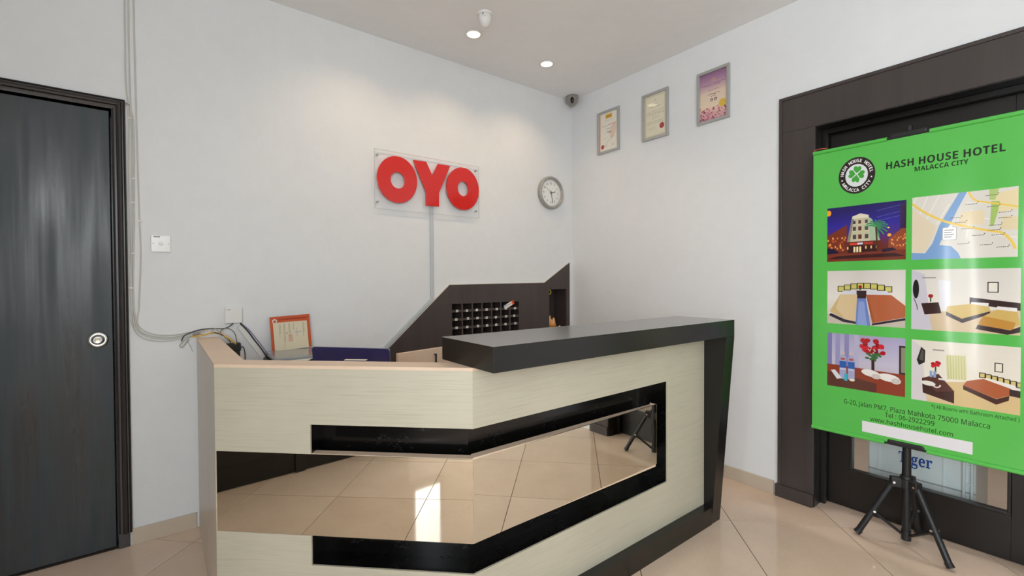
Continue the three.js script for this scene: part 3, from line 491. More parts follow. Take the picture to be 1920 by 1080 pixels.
{
  const s = thing('junction_box', 'white plastic junction box on the wall above the cable bundle', 'junction box', null, [-2.869, 1.222, 0]);
  obj('box', box(-0.044, 0.044, -0.048, 0.048, 0, 0.026, 0.006), M.whitePlastic, s);
  obj('print', (() => { const g = new THREE.PlaneGeometry(0.02, 0.007); g.translate(-0.026, 0.034, 0.0265); return g; })(), S({ roughness: 0.6, map: canvasTex(64, 24, (c) => { c.fillStyle = '#e6e6e4'; c.fillRect(0, 0, 64, 24); c.fillStyle = '#444'; c.fillRect(4, 4, 10, 15); c.fillRect(24, 5, 12, 15); c.fillRect(44, 4, 14, 16); }) }), s);
  obj('cable_gland', cyl(0.006, 0.006, [0.03, -0.066, 0.012], [0.03, -0.046, 0.012], 14), M.whitePlastic, s);
  const d = thing('cable_duct', 'flat white cable duct sloping down the wall from the junction box', 'cable duct');
  const g = new RoundedBoxGeometry(0.30, 0.034, 0.012, 2, 0.003); const p = onLeft(447, 607), q = onLeft(503, 680); g.rotateZ(Math.atan2(q.y - p.y, q.x - p.x)); g.translate((p.x + q.x) / 2 + 0.006, (p.y + q.y) / 2 - 0.012, 0.0062); obj('cover', g, M.whitePlastic, d);
}
const cableWhite = P({ color: 0xcbc8c0, roughness: 0.5 }), cableDark = P({ color: 0x2c2b2a, roughness: 0.5 }), cableGrey = P({ color: 0xa7a396, roughness: 0.5 }), cableYellow = P({ color: 0xd9a93e, roughness: 0.45 }), cableBlue = P({ color: 0x5360a0, roughness: 0.45 });
function wallCable(pts, r, mat, z = r + 0.0005) { return tube(pts.map(([x, y, dz]) => onLeft(x, y, z + (dz ?? 0))), r, 90, 8); }
const wallRuns = [
  [[233, -60], [234, 60], [236, 160], [240.5, 205], [241, 300], [243, 450], [246, 575], [249, 612], [264, 632], [300, 640], [345, 634], [366, 627], [380, 626]],
  [[240, -60], [241, 60], [243.5, 170], [246, 230], [247, 400], [248.5, 580], [255, 616], [278, 632], [322, 635], [366, 624], [384, 622]],
  [[249, -60], [252, 80], [254.5, 180], [258, 300], [261, 400], [264, 480], [260, 580], [259, 610], [286, 626], [330, 627.5], [372, 619], [396, 617]],
  [[227, 190], [240, 199], [248, 216], [250.5, 250], [251.5, 400], [252.5, 590], [262, 620], [290, 631], [330, 631], [368, 622], [390, 619]],
];
for (const r of wallRuns) tag(obj('wall_cable', wallCable(r, 0.0032, cableWhite), cableWhite), 'thin white cable clipped to the wall beside the black door frame', 'cable', 'white cables by the black door');
tag(obj('head_cable', wallCable([[-40, 142.5], [60, 160], [140, 174], [205, 186.5], [232, 191], [243, 197]], 0.003, cableGrey, 0.009), cableGrey), 'grey cable lying along the top of the black door frame', 'cable');
for (const [x, y] of [[243, 222], [251, 335], [249, 380], [262, 415], [250, 475], [246, 540]]) { const p = onLeft(x, y); tag(obj('cable_clip', box(p.x - 0.009, p.x + 0.009, p.y - 0.004, p.y + 0.004, 0, 0.009, 0.003), M.whitePlastic), 'tiny white nail clip on the cables beside the black door frame', 'cable clip', 'clips on the wall cables'); }
{ // loose cables over the ledge
  const ly = 1.098;
  const E = (px, py, z) => onLeft(px, py, z);
  const run = (name, label, pts, r, m) => tag(obj(name, tube(pts, r, 80, 8), m), label, 'cable');
  run('black_cable', 'black cable arching from the junction box over the counter ledge', [E(437, 606, 0.014), E(430, 612, 0.02), E(420, 616, 0.03), E(397, 616, 0.03), E(376, 618, 0.02), E(362, 622, 0.012), E(345, 630, 0.012), E(340, 640, 0.02)], 0.0026, cableDark);
  run('yellow_cable', 'yellow patch cable lying on the ledge beside the wall', [E(359, 631, 0.035), E(372, 630, 0.045), E(386, 627, 0.045), E(398, 624, 0.04), E(412, 626, 0.05), E(425, 632, 0.06), E(436, 640, 0.06), E(442, 645, 0.05)], 0.0042, cableYellow);
  run('grey_cable', 'grey looped cable dropping behind the ledge to the adapter', [E(397, 626, 0.03), E(398, 619, 0.03), E(404, 616.5, 0.035), E(410, 622, 0.04), E(418, 628, 0.05), E(424, 636, 0.06), E(430, 643, 0.06)], 0.0024, cableGrey);
  run('olive_cable', 'thin olive cable looping up beside the junction box', [E(415, 630, 0.03), E(414, 621, 0.03), E(421, 616, 0.03), E(431, 617, 0.03), E(440, 625, 0.03), E(443.5, 640, 0.03), E(444, 646, 0.03)], 0.0022, P({ color: 0x6f6a52, roughness: 0.5 }));
  run('dark_cable', 'short dark cable curving down into the black adapter', [E(400, 623, 0.05), E(412, 626, 0.055), E(424, 632, 0.06), E(431, 640, 0.06), E(433, 645, 0.05)], 0.0024, cableDark);
  run('loose_wire', 'loose grey cable tail hanging off the end of the counter ledge', [E(368, 627, 0.02), E(352, 634, 0.03), E(343, 641, 0.03), E(337, 648, 0.025), E(340, 652, 0.02), E(348, 644, 0.02), E(354, 636, 0.02)], 0.0022, cableGrey);
  run('thin_wire', 'short thin wire dangling against the wall beside the counter side', [E(351, 638, 0.012), E(354, 644, 0.01), E(358, 652, 0.008), E(361, 659, 0.006)], 0.0011, cableGrey);
  run('blue_cable', 'blue cable running from the junction box down to the printer', [E(451, 605, 0.014), E(458, 611, 0.02), E(466, 618, 0.03), E(478, 632, 0.05), E(492, 650, 0.1), E(505, 668, 0.16)], 0.0024, cableBlue);
  run('thick_black_cable', 'thick black cable running down beside the white duct to the printer', [E(450, 606, 0.018), E(464, 620, 0.022), E(476, 636, 0.03), E(490, 654, 0.06), E(502, 672, 0.12)], 0.0042, cableDark);
  const ap = E(383, 622.5, 0.055);
  tag(obj('cable_joint', (() => { const g = new RoundedBoxGeometry(0.03, 0.016, 0.016, 2, 0.004); g.rotateZ(0.1); const p = E(367, 625, 0.03); g.translate(p.x, p.y, p.z); return g; })(), P({ color: 0x8a8892, roughness: 0.4 })), 'small grey cable connector resting on the yellow cable', 'connector');
  const a = thing('power_adapter', 'black power adapter fixed to the wall behind the counter end', 'power adapter');
  const p0 = E(424, 645, 0.045), p1 = E(452, 657, 0.045);
  obj('case', box(p0.x, p1.x, p1.y, p0.y, 0.001, 0.045, 0.004), M.blackPlastic, a);
  const b = thing('plug_block', 'black plug block with white socket below the power adapter', 'plug');
  const r0 = E(432, 658.5, 0.04), r1 = E(450, 676, 0.04);
  obj('case', box(r0.x, r1.x, r1.y - 0.05, r0.y, 0.001, 0.04, 0.003), M.blackPlastic, b);
  obj('socket', box(r1.x + 0.002, r1.x + 0.022, r1.y - 0.05, r0.y - 0.004, 0.001, 0.03, 0.002), M.whitePlastic, b);
  run('plug_lead', 'short black lead bending from the adapter down past the white socket', [[p1.x - 0.004, p0.y - 0.026, 0.03], [p1.x + 0.012, p0.y - 0.028, 0.032], [r1.x + 0.026, r0.y - 0.012, 0.034], [r1.x + 0.028, r0.y - 0.06, 0.034]], 0.0026, cableDark);
}

// ------------------------------------------------------------------ things behind the counter
{ // printer
  const p = thing('printer', 'grey flatbed printer with glossy lid behind the counter ledge', 'printer', null, [-2.555, 0.8, 0.20]);
  obj('body', box(-0.165, 0.17, 0, 0.16, -0.16, 0.2, 0.012), M.blackPlastic, p);
  obj('lid', box(-0.155, 0.172, 0.166, 0.192, -0.165, 0.19, 0.010), P({ color: 0x8b9196, roughness: 0.12 }), p);
  obj('control_panel', box(-0.172, -0.02, 0.15, 0.172, 0.165, 0.212, 0.006), M.blackPlastic, p);
  obj('button', box(-0.135, -0.11, 0.168, 0.178, 0.18, 0.206, 0.003), P({ color: 0x3a8fc0, roughness: 0.3 }), p);
  obj('hinge', box(-0.1, 0.1, 0.16, 0.182, -0.178, -0.16, 0.003), M.blackPlastic, p);
}
{ // folder and sheet leaning on the wall
  const f = thing('orange_folder', 'orange poster board leaning on the wall behind the printer', 'board', null, [-2.554, 0.992, 0.045]);
  const w = 0.232, h = 0.214;
  const t = canvasTex(512, 472, (g) => { g.fillStyle = '#c9531d'; g.fillRect(0, 0, 512, 472); g.fillStyle = '#b9431a'; g.fillRect(0, 30, 512, 10); g.fillStyle = '#e9ded2'; g.beginPath(); g.arc(58, 62, 30, 0, 7); g.fill(); g.fillStyle = '#a0562f'; g.beginPath(); g.arc(58, 66, 18, 0, 7); g.fill(); for (let x = 110; x < 470; x += 26) { g.fillStyle = '#8d2f10'; g.fillRect(x, 34, 18, 24); } });
  const b = new THREE.BoxGeometry(w, h, 0.006); b.translate(0, h / 2, 0); b.rotateX(-0.07); b.rotateZ(0.045); obj('board', b, [M.darkFrame, M.darkFrame, M.darkFrame, M.darkFrame, S({ map: t, roughness: 0.5 }), M.darkFrame], f);
  const s = thing('printed_sheet', 'cream printed form standing in front of the orange board', 'paper', null, [-2.556, 0.992, 0.056]);
  const pt = canvasTex(512, 472, (g) => {
    g.fillStyle = '#ddd3b8'; g.fillRect(0, 0, 512, 472); g.fillStyle = '#c9bd98'; g.fillRect(120, 0, 2, 472); g.fillRect(270, 0, 2, 472);
    for (const [x, n] of [[84, 20], [100, 14], [150, 34], [165, 26], [225, 18], [240, 24], [300, 10], [440, 20], [455, 14]]) for (let k = 0; k < n; k++) { g.fillStyle = '#6b6456'; g.fillRect(x, 60 + k * 11, 5 + (hash(x, k, 2) * 5 | 0), 6); }
    g.fillStyle = 'rgba(150,150,180,.55)'; g.fillRect(340, 150, 10, 120); g.fillRect(300, 200, 120, 12); g.fillStyle = 'rgba(200,130,110,.4)'; g.fillRect(210, 240, 70, 110); g.fillStyle = '#6b6456'; g.fillRect(190, 200, 12, 26);
  });
  const pg = new THREE.BoxGeometry(0.198, 0.19, 0.0016); pg.translate(0, 0.095, 0); pg.rotateX(-0.12); pg.rotateZ(0.04); obj('sheet', pg, S({ map: pt, roughness: 0.7 }), s);
}
{ // laptop, its lid towards the camera
  const a = onLevel(586, 652, 1.075), b = onLevel(731, 656, 1.075), mid = a.clone().add(b).multiplyScalar(0.5), w = a.distanceTo(b);
  const l = thing('laptop', 'open dark blue glossy laptop seen from behind on the worktop', 'laptop', null, [mid.x, 0.8, mid.z]); l.rotation.y = -Math.atan2(b.z - a.z, b.x - a.x);
  const blue = P({ color: 0x23265e, roughness: 0.16, clearcoat: 0.7 });
  obj('lid', (() => { const r = 0.018, a = w / 2, h = 0.272, sh = new THREE.Shape(); sh.moveTo(-a, 0); sh.lineTo(a, 0); sh.lineTo(a, h - r); sh.quadraticCurveTo(a, h, a - r, h); sh.lineTo(-a + r, h); sh.quadraticCurveTo(-a, h, -a, h - r); sh.closePath(); const g = new THREE.ExtrudeGeometry(sh, { depth: 0.008, bevelEnabled: true, bevelSize: 0.003, bevelThickness: 0.003, bevelOffset: -0.003, bevelSegments: 3, curveSegments: 10 }); g.translate(0, 0, -0.004); g.rotateX(0.12); g.translate(0, 0.012, -0.03); return g; })(), blue, l);
  obj('lid_trim', (() => { const g = new RoundedBoxGeometry(w * 0.985, 0.262, 0.004, 2, 0.002); g.translate(0, 0.137, -0.0095); g.rotateX(0.12); g.translate(0, 0.012, -0.03); return g; })(), M.greyPlastic, l);
  obj('base', box(-w / 2, w / 2, 0, 0.022, -0.30, -0.035, 0.006), M.blackPlastic, l);
  obj('hinge', box(-w * 0.3, w * 0.3, 0.012, 0.026, -0.045, -0.025, 0.004), M.blackPlastic, l);
}
{
  const p = onLevel(667, 674.8, 1.099), g = new RoundedBoxGeometry(0.092, 0.0015, 0.02, 1, 0.0005); g.rotateY(-0.745); g.translate(p.x, 1.0992, p.z);
  tag(obj('paper_slip', g, S({ color: 0xf2e9da, roughness: 0.7 })), 'narrow white paper slip lying on the counter ledge before the laptop', 'paper');
  const q = onLevel(560, 671, 0.99); const pr = thing('paper_stack', 'thin stack of white paper lying on the printer front', 'paper');
  obj('sheet', (() => { const g2 = new THREE.BoxGeometry(0.11, 0.004, 0.08); g2.rotateY(-0.6); g2.translate(-2.58, 0.974, 0.385); return g2; })(), S({ color: 0xdfdbd2, roughness: 0.7 }), pr);
}

// ------------------------------------------------------------------ banner stand
const ST = { x: -0.052, z: 2.554 };
{
  const t = thing('banner_stand', 'black metal tripod stand holding up the green banner', 'tripod stand', null, [ST.x, 0, ST.z]);
  const bm = M.blackMetal;
  obj('pole', [cyl(0.0185, 0.0185, [0, 0.03, 0], [0, 0.335, 0], 24), cyl(0.0205, 0.0175, [0, 0.335, 0], [0, 0.56, 0], 24), cyl(0.0115, 0.0115, [0, 0.55, 0], [0, 2.225, 0], 20)], bm, t);
  obj('pole_cap', cyl(0.014, 0.0125, [0, 2.19, 0], [0, 2.228, 0], 20), bm, t);
  obj('collar', [cyl(0.034, 0.034, [0, 0.305, 0], [0, 0.352, 0], 24), cyl(0.028, 0.026, [0, 0.352, 0], [0, 0.368, 0], 24)], M.blackPlastic, t);
  obj('foot_hub', cyl(0.0215, 0.0215, [0, 0.022, 0], [0, 0.075, 0], 20), M.blackPlastic, t);
  const feet = [[-0.150 - ST.x, 2.366 - ST.z], [-0.172 - ST.x, 2.744 - ST.z], [0.112 - ST.x, 2.572 - ST.z]];
  for (const [fx, fz] of feet) {
    const r = Math.hypot(fx, fz), ux = fx / r, uz = fz / r, top = [ux * 0.055, 0.328, uz * 0.055], at = (k) => [ux * (0.055 + (r - 0.055) * k), 0.328 * (1 - k) + 0.008 * k, uz * (0.055 + (r - 0.055) * k)], mid = at(0.55), s0 = at(0.0), foot = at(0.93);
    const lug = new RoundedBoxGeometry(0.052, 0.052, 0.040, 2, 0.006); lug.translate(0.044, 0, 0); lug.rotateY(-Math.atan2(uz, ux)); lug.translate(0, 0.328, 0); obj('leg_bracket', lug, M.blackPlastic, t);
    const leg = obj('leg', cyl(0.0155, 0.0145, [fx, 0.014, fz], s0, 20), bm, t);
    obj('rubber_foot', cyl(0.0175, 0.017, [fx + ux * 0.004, 0.0125, fz + uz * 0.004], foot, 20), M.blackPlastic, leg);
    const rivet = (p, n, par) => obj(n, cyl(0.006, 0.006, [p[0] - uz * 0.0225, p[1], p[2] + ux * 0.0225], [p[0] + uz * 0.0225, p[1], p[2] - ux * 0.0225], 14), M.chrome, par);
    rivet([ux * 0.058, 0.328, uz * 0.058], 'rivet', leg);
    obj('brace', cyl(0.0075, 0.0075, [ux * 0.018, 0.05, uz * 0.018], [mid[0], mid[1] - 0.006, mid[2]], 8), bm, t);
    rivet(mid, 'brace_rivet', t);
  }
  for (const [y, name] of [[0.548, 'lower_grip'], [2.178, 'upper_grip']]) obj(name, (() => { const g = new RoundedBoxGeometry(0.042, 0.03, 0.155, 3, 0.012); g.translate(-0.044, y, 0.006); return [g, box(-0.044, 0, y - 0.012, y + 0.012, -0.02, 0.02, 0.004)]; })(), M.blackPlastic, t);
}
const BAN = { z0: 2.128, z1: 3.01, y0: 0.533, y1: 2.172 };
const banTex = canvasTex(1024, 1904, (g) => {
  const W = 1024, Hh = 1904; g.fillStyle = '#58be51'; g.fillRect(0, 0, W, Hh);
  const fit = (str, x0, x1, base, cap, weight, col = '#14240f') => { g.save(); g.fillStyle = col; g.textBaseline = 'alphabetic'; g.textAlign = 'left'; const fs = cap / 0.715; g.font = weight + ' ' + fs + 'px sans-serif'; const w = g.measureText(str).width; g.translate(x0, base); g.scale((x1 - x0) / w, 1); g.fillText(str, 0, 0); g.restore(); };
  fit('HASH HOUSE HOTEL', 394, 903, 192, 44, 'bold'); fit('MALACCA CITY', 531, 761, 231, 27, 'bold');
  // round emblem
  g.save(); g.translate(246.5, 199); g.scale(98.5 / 118, 1);
  g.fillStyle = '#2b1f22'; g.beginPath(); g.arc(0, 0, 118, 0, 7); g.fill(); g.fillStyle = '#dfe6e6'; g.beginPath(); g.arc(0, 0, 73, 0, 7); g.fill();
  g.fillStyle = '#46a63f'; for (let k = 0; k < 4; k++) { g.save(); g.translate(0, -8); g.rotate(k * Math.PI / 2 + 0.78 - 0.62); g.translate(0, -5); g.beginPath(); g.moveTo(0, 0); g.bezierCurveTo(-8, -12, -27, -16, -25, -34); g.bezierCurveTo(-23, -50, -5, -50, 0, -37); g.bezierCurveTo(5, -50, 23, -50, 25, -34); g.bezierCurveTo(27, -16, 8, -12, 0, 0); g.fill(); g.restore(); }
  g.strokeStyle = '#46a63f'; g.lineWidth = 6; g.beginPath(); g.moveTo(0, -4); g.quadraticCurveTo(0, 30, 12, 48); g.stroke();
  g.fillStyle = '#f1f1ee'; g.textAlign = 'center'; g.textBaseline = 'middle'; g.font = 'bold 29px sans-serif';
  const arc = (str, from, to, flip) => { const ch = [...str]; ch.forEach((c, i) => { const a = from + (to - from) * i / (ch.length - 1); g.save(); g.rotate(a); g.translate(0, flip ? 96 : -95); g.fillText(c, 0, 0); g.restore(); }); };
  arc('HASH HOUSE HOTEL', -1.42, 1.42, false); arc('MALACCA CITY', 1.02, -1.02, true);
  for (const s of [-1, 1]) { g.beginPath(); g.arc(s * 95, 22, 5, 0, 7); g.fill(); } g.restore();
  // printed pictures
  const pic = (x, y, w, h, f) => { g.save(); g.beginPath(); g.rect(x, y, w, h); g.clip(); g.translate(x, y); f(w, h); g.restore(); };
  const poly = (c, ...p) => { g.fillStyle = c; g.beginPath(); p.forEach(([x, y], i) => i ? g.lineTo(x, y) : g.moveTo(x, y)); g.closePath(); g.fill(); };
  const grad = (h, ...st) => { const s = g.createLinearGradient(0, 0, 0, h); st.forEach(([o, c]) => s.addColorStop(o, c)); return s; };
  const blob = (c, x, y, rx, ry, r = 0) => { g.fillStyle = c; g.beginPath(); g.ellipse(x, y, rx, ry, r, 0, 7); g.fill(); };
  pic(85, 394, 413, 361, (w, h) => {   // hotel at night
    g.fillStyle = grad(h, [0, '#221a5e'], [0.35, '#30289a'], [0.6, '#5a3070'], [0.75, '#6b2c26'], [1, '#5c2a20']); g.fillRect(0, 0, w, h);
    g.strokeStyle = 'rgba(160,160,240,.6)'; g.lineWidth = 2; for (const y of [50, 90, 115]) { g.beginPath(); g.moveTo(270, y); g.quadraticCurveTo(330, y - 14, 400, y - 26); g.stroke(); }
    poly('#7d3420', [0, 190], [110, 120], [110, 300], [0, 300]); poly('#94482c', [330, 230], [413, 150], [413, 310], [330, 300]); poly('#3a2048', [385, 30], [413, 0], [413, 170], [385, 170]);
    for (let k = 0; k < 26; k++) { g.fillStyle = ['#e8843a', '#f2b25c', '#c25a2c'][k % 3]; g.fillRect(hash(k, 1, 4) * 100, 190 + hash(k, 2, 4) * 90, 8, 12); g.fillRect(335 + hash(k, 3, 4) * 75, 200 + hash(k, 5, 4) * 80, 6, 10); }
    poly('#c9c3a4', [138, 80], [185, 66], [226, 78], [248, 235], [112, 235]); poly('#8f8a74', [112, 235], [138, 80], [150, 80], [128, 235]); poly('#a9c0a0', [226, 78], [248, 100], [290, 235], [240, 235]);
    poly('#e5e0c6', [140, 70], [185, 54], [230, 70], [228, 84], [140, 86]);
    for (const [y, s] of [[98, 0.85], [138, 1], [190, 1.1]]) for (const x of [146, 176, 212]) { g.fillStyle = x === 176 ? '#6d3a30' : '#4f4a50'; g.fillRect(x - 2, y, 17 * s, 26 * s); g.fillStyle = '#d8d2b6'; g.fillRect(x - 5, y + 27 * s, 24 * s, 4); }
    poly('#6d2c22', [96, 235], [296, 235], [300, 310], [100, 310]); g.fillStyle = '#3c1a1a'; g.fillRect(118, 262, 160, 46); g.fillStyle = '#d94a3a'; g.fillRect(128, 242, 50, 14); g.fillStyle = '#dfe8f6'; g.fillRect(170, 243, 30, 12); g.fillStyle = '#c33a2e'; g.fillRect(206, 243, 46, 12);
    g.fillStyle = '#f7e6b0'; for (const x of [148, 164, 180]) g.fillRect(x, 268, 11, 36); g.fillStyle = '#f2c878'; for (const x of [112, 212, 240, 268]) g.fillRect(x, 266, 8, 18);
    g.strokeStyle = '#3f8a58'; g.lineWidth = 8; for (let k = 0; k < 11; k++) { const a = -2.9 + k * 0.42; g.beginPath(); g.moveTo(268, 150); g.quadraticCurveTo(268 + Math.cos(a) * 34, 150 + Math.sin(a) * 40 - 14, 268 + Math.cos(a) * 62, 150 + Math.sin(a) * 50 + 12); g.stroke(); } g.strokeStyle = '#5ec48a'; g.lineWidth = 3; g.beginPath(); g.moveTo(222, 140); g.quadraticCurveTo(250, 120, 268, 150); g.stroke();
    g.strokeStyle = '#4b3a2c'; g.lineWidth = 9; g.beginPath(); g.moveTo(268, 150); g.lineTo(276, 300); g.stroke();
    poly('#7b3524', [0, 310], [413, 300], [413, 361], [0, 361]); poly('#3b1c1a', [60, 325], [360, 318], [413, 340], [0, 345]); poly('#241a3a', [0, 268], [40, 276], [70, 304], [0, 312]); poly('#2c1c30', [300, 292], [350, 284], [372, 300], [300, 312]);
    blob('#f6a62c', 8, 34, 14, 20); blob('#f7b43a', 334, 206, 10, 10); blob('#fad27a', 330, 160, 5, 5);
  });
  pic(525, 387, 425, 372, (w, h) => {   // street map
    g.fillStyle = '#e2ddd4'; g.fillRect(0, 0, w, h); g.strokeStyle = '#f4f1ea'; g.lineWidth = 4; for (const [a, b, c, d] of [[20, 0, 0, 60], [70, 0, 30, 120], [120, 0, 60, 150], [160, 60, 110, 170], [0, 210, 80, 250], [230, 60, 360, 80], [210, 140, 320, 160], [250, 100, 230, 260], [330, 250, 425, 270]]) { g.beginPath(); g.moveTo(a, b); g.lineTo(c, d); g.stroke(); }
    poly('#e6d8bd', [0, 70], [80, 150], [110, 190], [60, 330], [0, 330]); poly('#ecdcb0', [330, 30], [425, 10], [425, 120], [350, 130], [330, 110]); poly('#e8d7b0', [370, 150], [425, 160], [425, 230], [360, 220]); poly('#ead9b4', [210, 110], [300, 110], [300, 190], [200, 180]);
    poly('#b5cf7f', [318, 0], [356, 0], [340, 60], [318, 56]); poly('#a9c86d', [326, 66], [358, 70], [350, 130], [335, 200], [322, 200]);
    poly('#7fa6d6', [200, 0], [232, 0], [196, 90], [168, 170], [128, 270], [96, 372], [0, 372], [0, 330], [60, 336], [92, 280], [120, 180], [150, 110]); poly('#7fa6d6', [96, 372], [120, 290], [170, 300], [200, 340], [210, 372]);
    g.strokeStyle = '#f1cf63'; g.lineWidth = 12; g.beginPath(); g.moveTo(0, 36); g.quadraticCurveTo(60, 110, 150, 160); g.quadraticCurveTo(260, 210, 360, 236); g.quadraticCurveTo(400, 262, 416, 330); g.stroke(); g.lineWidth = 9; g.beginPath(); g.moveTo(240, 0); g.quadraticCurveTo(250, 60, 300, 66); g.lineTo(425, 108); g.stroke();
    const marks = [[350, 22], [272, 60], [356, 84], [210, 130], [230, 158], [258, 196], [364, 186], [360, 212], [300, 236], [374, 240], [240, 280], [330, 290], [392, 306], [400, 120], [400, 150]]; marks.forEach(([x, y], k) => { g.fillStyle = '#4c4944'; g.fillRect(x, y, 4, 5); for (let i = 0; i < 6; i++) { g.fillRect(x - 46 + i * 8, y + 9, 4 + hash(i, k, 6) * 3, 3); } });
    g.fillStyle = '#f6f6f4'; g.strokeStyle = '#8a8f98'; g.lineWidth = 2; g.beginPath(); g.roundRect(134, 192, 58, 72, 7); g.fill(); g.stroke(); poly('#f6f6f4', [156, 194], [166, 180], [176, 194]); for (let k = 0; k < 4; k++) { g.fillStyle = '#6a6a6e'; g.fillRect(142, 206 + k * 13, 38 - (k % 2) * 8, 4); }
  });
  pic(88, 817, 410, 354, (w, h) => {   // twin beds from the foot
    g.fillStyle = grad(h, [0, '#d9d2cc'], [0.5, '#e6e0d8'], [1, '#cfc4b4']); g.fillRect(0, 0, w, h); poly('#c7bcae', [0, 290], [w, 280], [w, h], [0, h]);
    g.strokeStyle = '#2c2622'; g.lineWidth = 4; g.fillStyle = '#cfc86a'; for (let k = 0; k < 8; k++) { const x = 60 + k * 36, y = 108 - Math.sin((k + 0.5) / 8 * Math.PI) * 26; g.fillRect(x, y, 34, 34); g.strokeRect(x, y, 34, 34); }
    poly('#6f86c8', [165, 170], [215, 170], [240, 354], [160, 354]); poly('#8fa3da', [176, 200], [206, 200], [222, 354], [168, 354]);
    poly('#3b2a2c', [160, 130], [220, 130], [216, 180], [168, 180]); blob('#a01f26', 184, 106, 10, 10); blob('#2e5a30', 184, 120, 7, 6);
    poly('#d9d9e2', [90, 132], [164, 132], [164, 158], [76, 158]); poly('#d9d9e2', [218, 130], [322, 130], [340, 158], [218, 158]);
    poly('#dcc398', [74, 156], [168, 156], [160, 330], [96, 318], [14, 272]); poly('#cdb27c', [14, 272], [74, 156], [50, 250], [100, 318]); poly('#b5623c', [216, 156], [344, 156], [410, 220], [410, 290], [250, 336]); poly('#a3522f', [250, 336], [216, 156], [232, 190], [262, 324]); poly('#2c2030', [20, 284], [98, 322], [160, 334], [160, 348], [90, 340], [10, 300]); poly('#2c2030', [250, 338], [410, 294], [410, 308], [246, 352]);
  });
  pic(526, 818, 436, 357, (w, h) => {   // room with two single beds
    g.fillStyle = grad(h, [0, '#dedad2'], [0.6, '#ece6dd'], [1, '#d8c6ae']); g.fillRect(0, 0, w, h); poly('#d9c3a2', [70, 250], [436, 220], [436, 357], [96, 357]); poly('#cfcbd6', [0, 0], [60, 30], [90, 357], [0, 357]); poly('#e9e8ee', [116, 60], [170, 70], [168, 240], [130, 240]);
    blob('#23201f', 20, 116, 14, 56); g.strokeStyle = '#23201f'; g.lineWidth = 3; g.beginPath(); g.moveTo(10, 170); g.quadraticCurveTo(30, 220, 26, 240); g.stroke();
    poly('#3a2420', [44, 200], [120, 192], [132, 254], [60, 266]); blob('#a8242a', 86, 156, 11, 11); g.fillStyle = '#3e5a34'; g.fillRect(83, 166, 6, 24); g.fillStyle = '#8e8c84'; g.fillRect(48, 46, 60, 6);
    g.strokeStyle = '#26201c'; g.lineWidth = 4; g.strokeRect(316, 76, 38, 54); g.fillStyle = '#efe9dc'; g.fillRect(319, 79, 32, 48);
    poly('#3a2624', [246, 160], [436, 186], [436, 226], [246, 196]); poly('#f0ecea', [252, 186], [320, 190], [318, 208], [248, 202]); poly('#d9bd74', [156, 214], [250, 196], [322, 210], [326, 232], [216, 282], [152, 244]); poly('#3c2a2a', [152, 244], [216, 282], [326, 234], [324, 250], [218, 306], [152, 266]);
    poly('#efebe8', [352, 206], [424, 212], [424, 232], [346, 224]); poly('#d6b468', [300, 262], [350, 224], [424, 232], [436, 300], [396, 330], [282, 312]); poly('#c8913f', [282, 300], [300, 262], [420, 290], [410, 330], [284, 318]); poly('#3c2a2a', [278, 312], [400, 332], [436, 310], [436, 340], [390, 357], [270, 336]);
  });
  pic(90, 1236, 409, 358, (w, h) => {   // roses, bottles and towels
    g.fillStyle = grad(h, [0, '#a9a2c4'], [0.5, '#c6c0d4'], [1, '#b9a9a8']); g.fillRect(0, 0, w, h); for (const [x, c] of [[0, '#7f7cb0'], [46, '#9a96c0'], [96, '#8c89b6'], [150, '#b9b4d0']]) { g.fillStyle = c; g.fillRect(x, 0, 26, 240); }
    g.fillStyle = '#3a2f2c'; g.fillRect(380, 46, 29, 176); g.fillStyle = '#8b8a72'; g.fillRect(390, 58, 19, 152);
    poly('#8e3a24', [0, 210], [409, 222], [409, 358], [0, 358]); poly('#5d3228', [0, 260], [270, 300], [270, 358], [0, 358]);
    g.fillStyle = '#3a1d18'; g.fillRect(244, 130, 16, 92); for (let k = 0; k < 16; k++) blob('#3c6b3a', 220 + hash(k, 1, 9) * 66, 108 + hash(k, 2, 9) * 40, 12, 7, k); for (let k = 0; k < 26; k++) blob(['#b01624', '#cf2430', '#8c0f1c'][k % 3], 192 + hash(k, 3, 9) * 122, 26 + hash(k, 4, 9) * 78, 15, 13, k); for (let k = 0; k < 8; k++) blob('#dfe6d8', 226 + hash(k, 6, 9) * 40, 80 + hash(k, 7, 9) * 36, 4, 3);
    for (const x of [70, 116]) { g.fillStyle = '#cdb9bb'; g.fillRect(x + 8, 118, 20, 20); poly('#a7a8cc', [x, 160], [x + 10, 138], [x + 26, 138], [x + 38, 160], [x + 38, 300], [x, 300]); g.fillStyle = '#2f5fae'; g.fillRect(x, 182, 38, 44); g.fillStyle = '#dfe2ee'; g.fillRect(x + 4, 232, 30, 6); g.fillStyle = '#b4584a'; g.fillRect(x + 6, 160, 24, 14); }
    blob('#ece8e4', 240, 238, 50, 22, 0.15); blob('#ece8e4', 330, 252, 54, 24, 0.12); blob('#d8cfca', 268, 254, 24, 17); blob('#d8cfca', 366, 268, 24, 19); g.strokeStyle = '#b8aca6'; g.lineWidth = 3; for (const [x, y] of [[268, 254], [366, 268]]) { g.beginPath(); g.ellipse(x, y, 14, 9, 0, 0, 7); g.stroke(); }
    poly('#dcdde6', [20, 250], [44, 244], [84, 296], [56, 306]); g.fillStyle = '#3fb0c4'; g.fillRect(96, 264, 18, 46); blob('#efe7c8', 140, 300, 15, 9);
  });
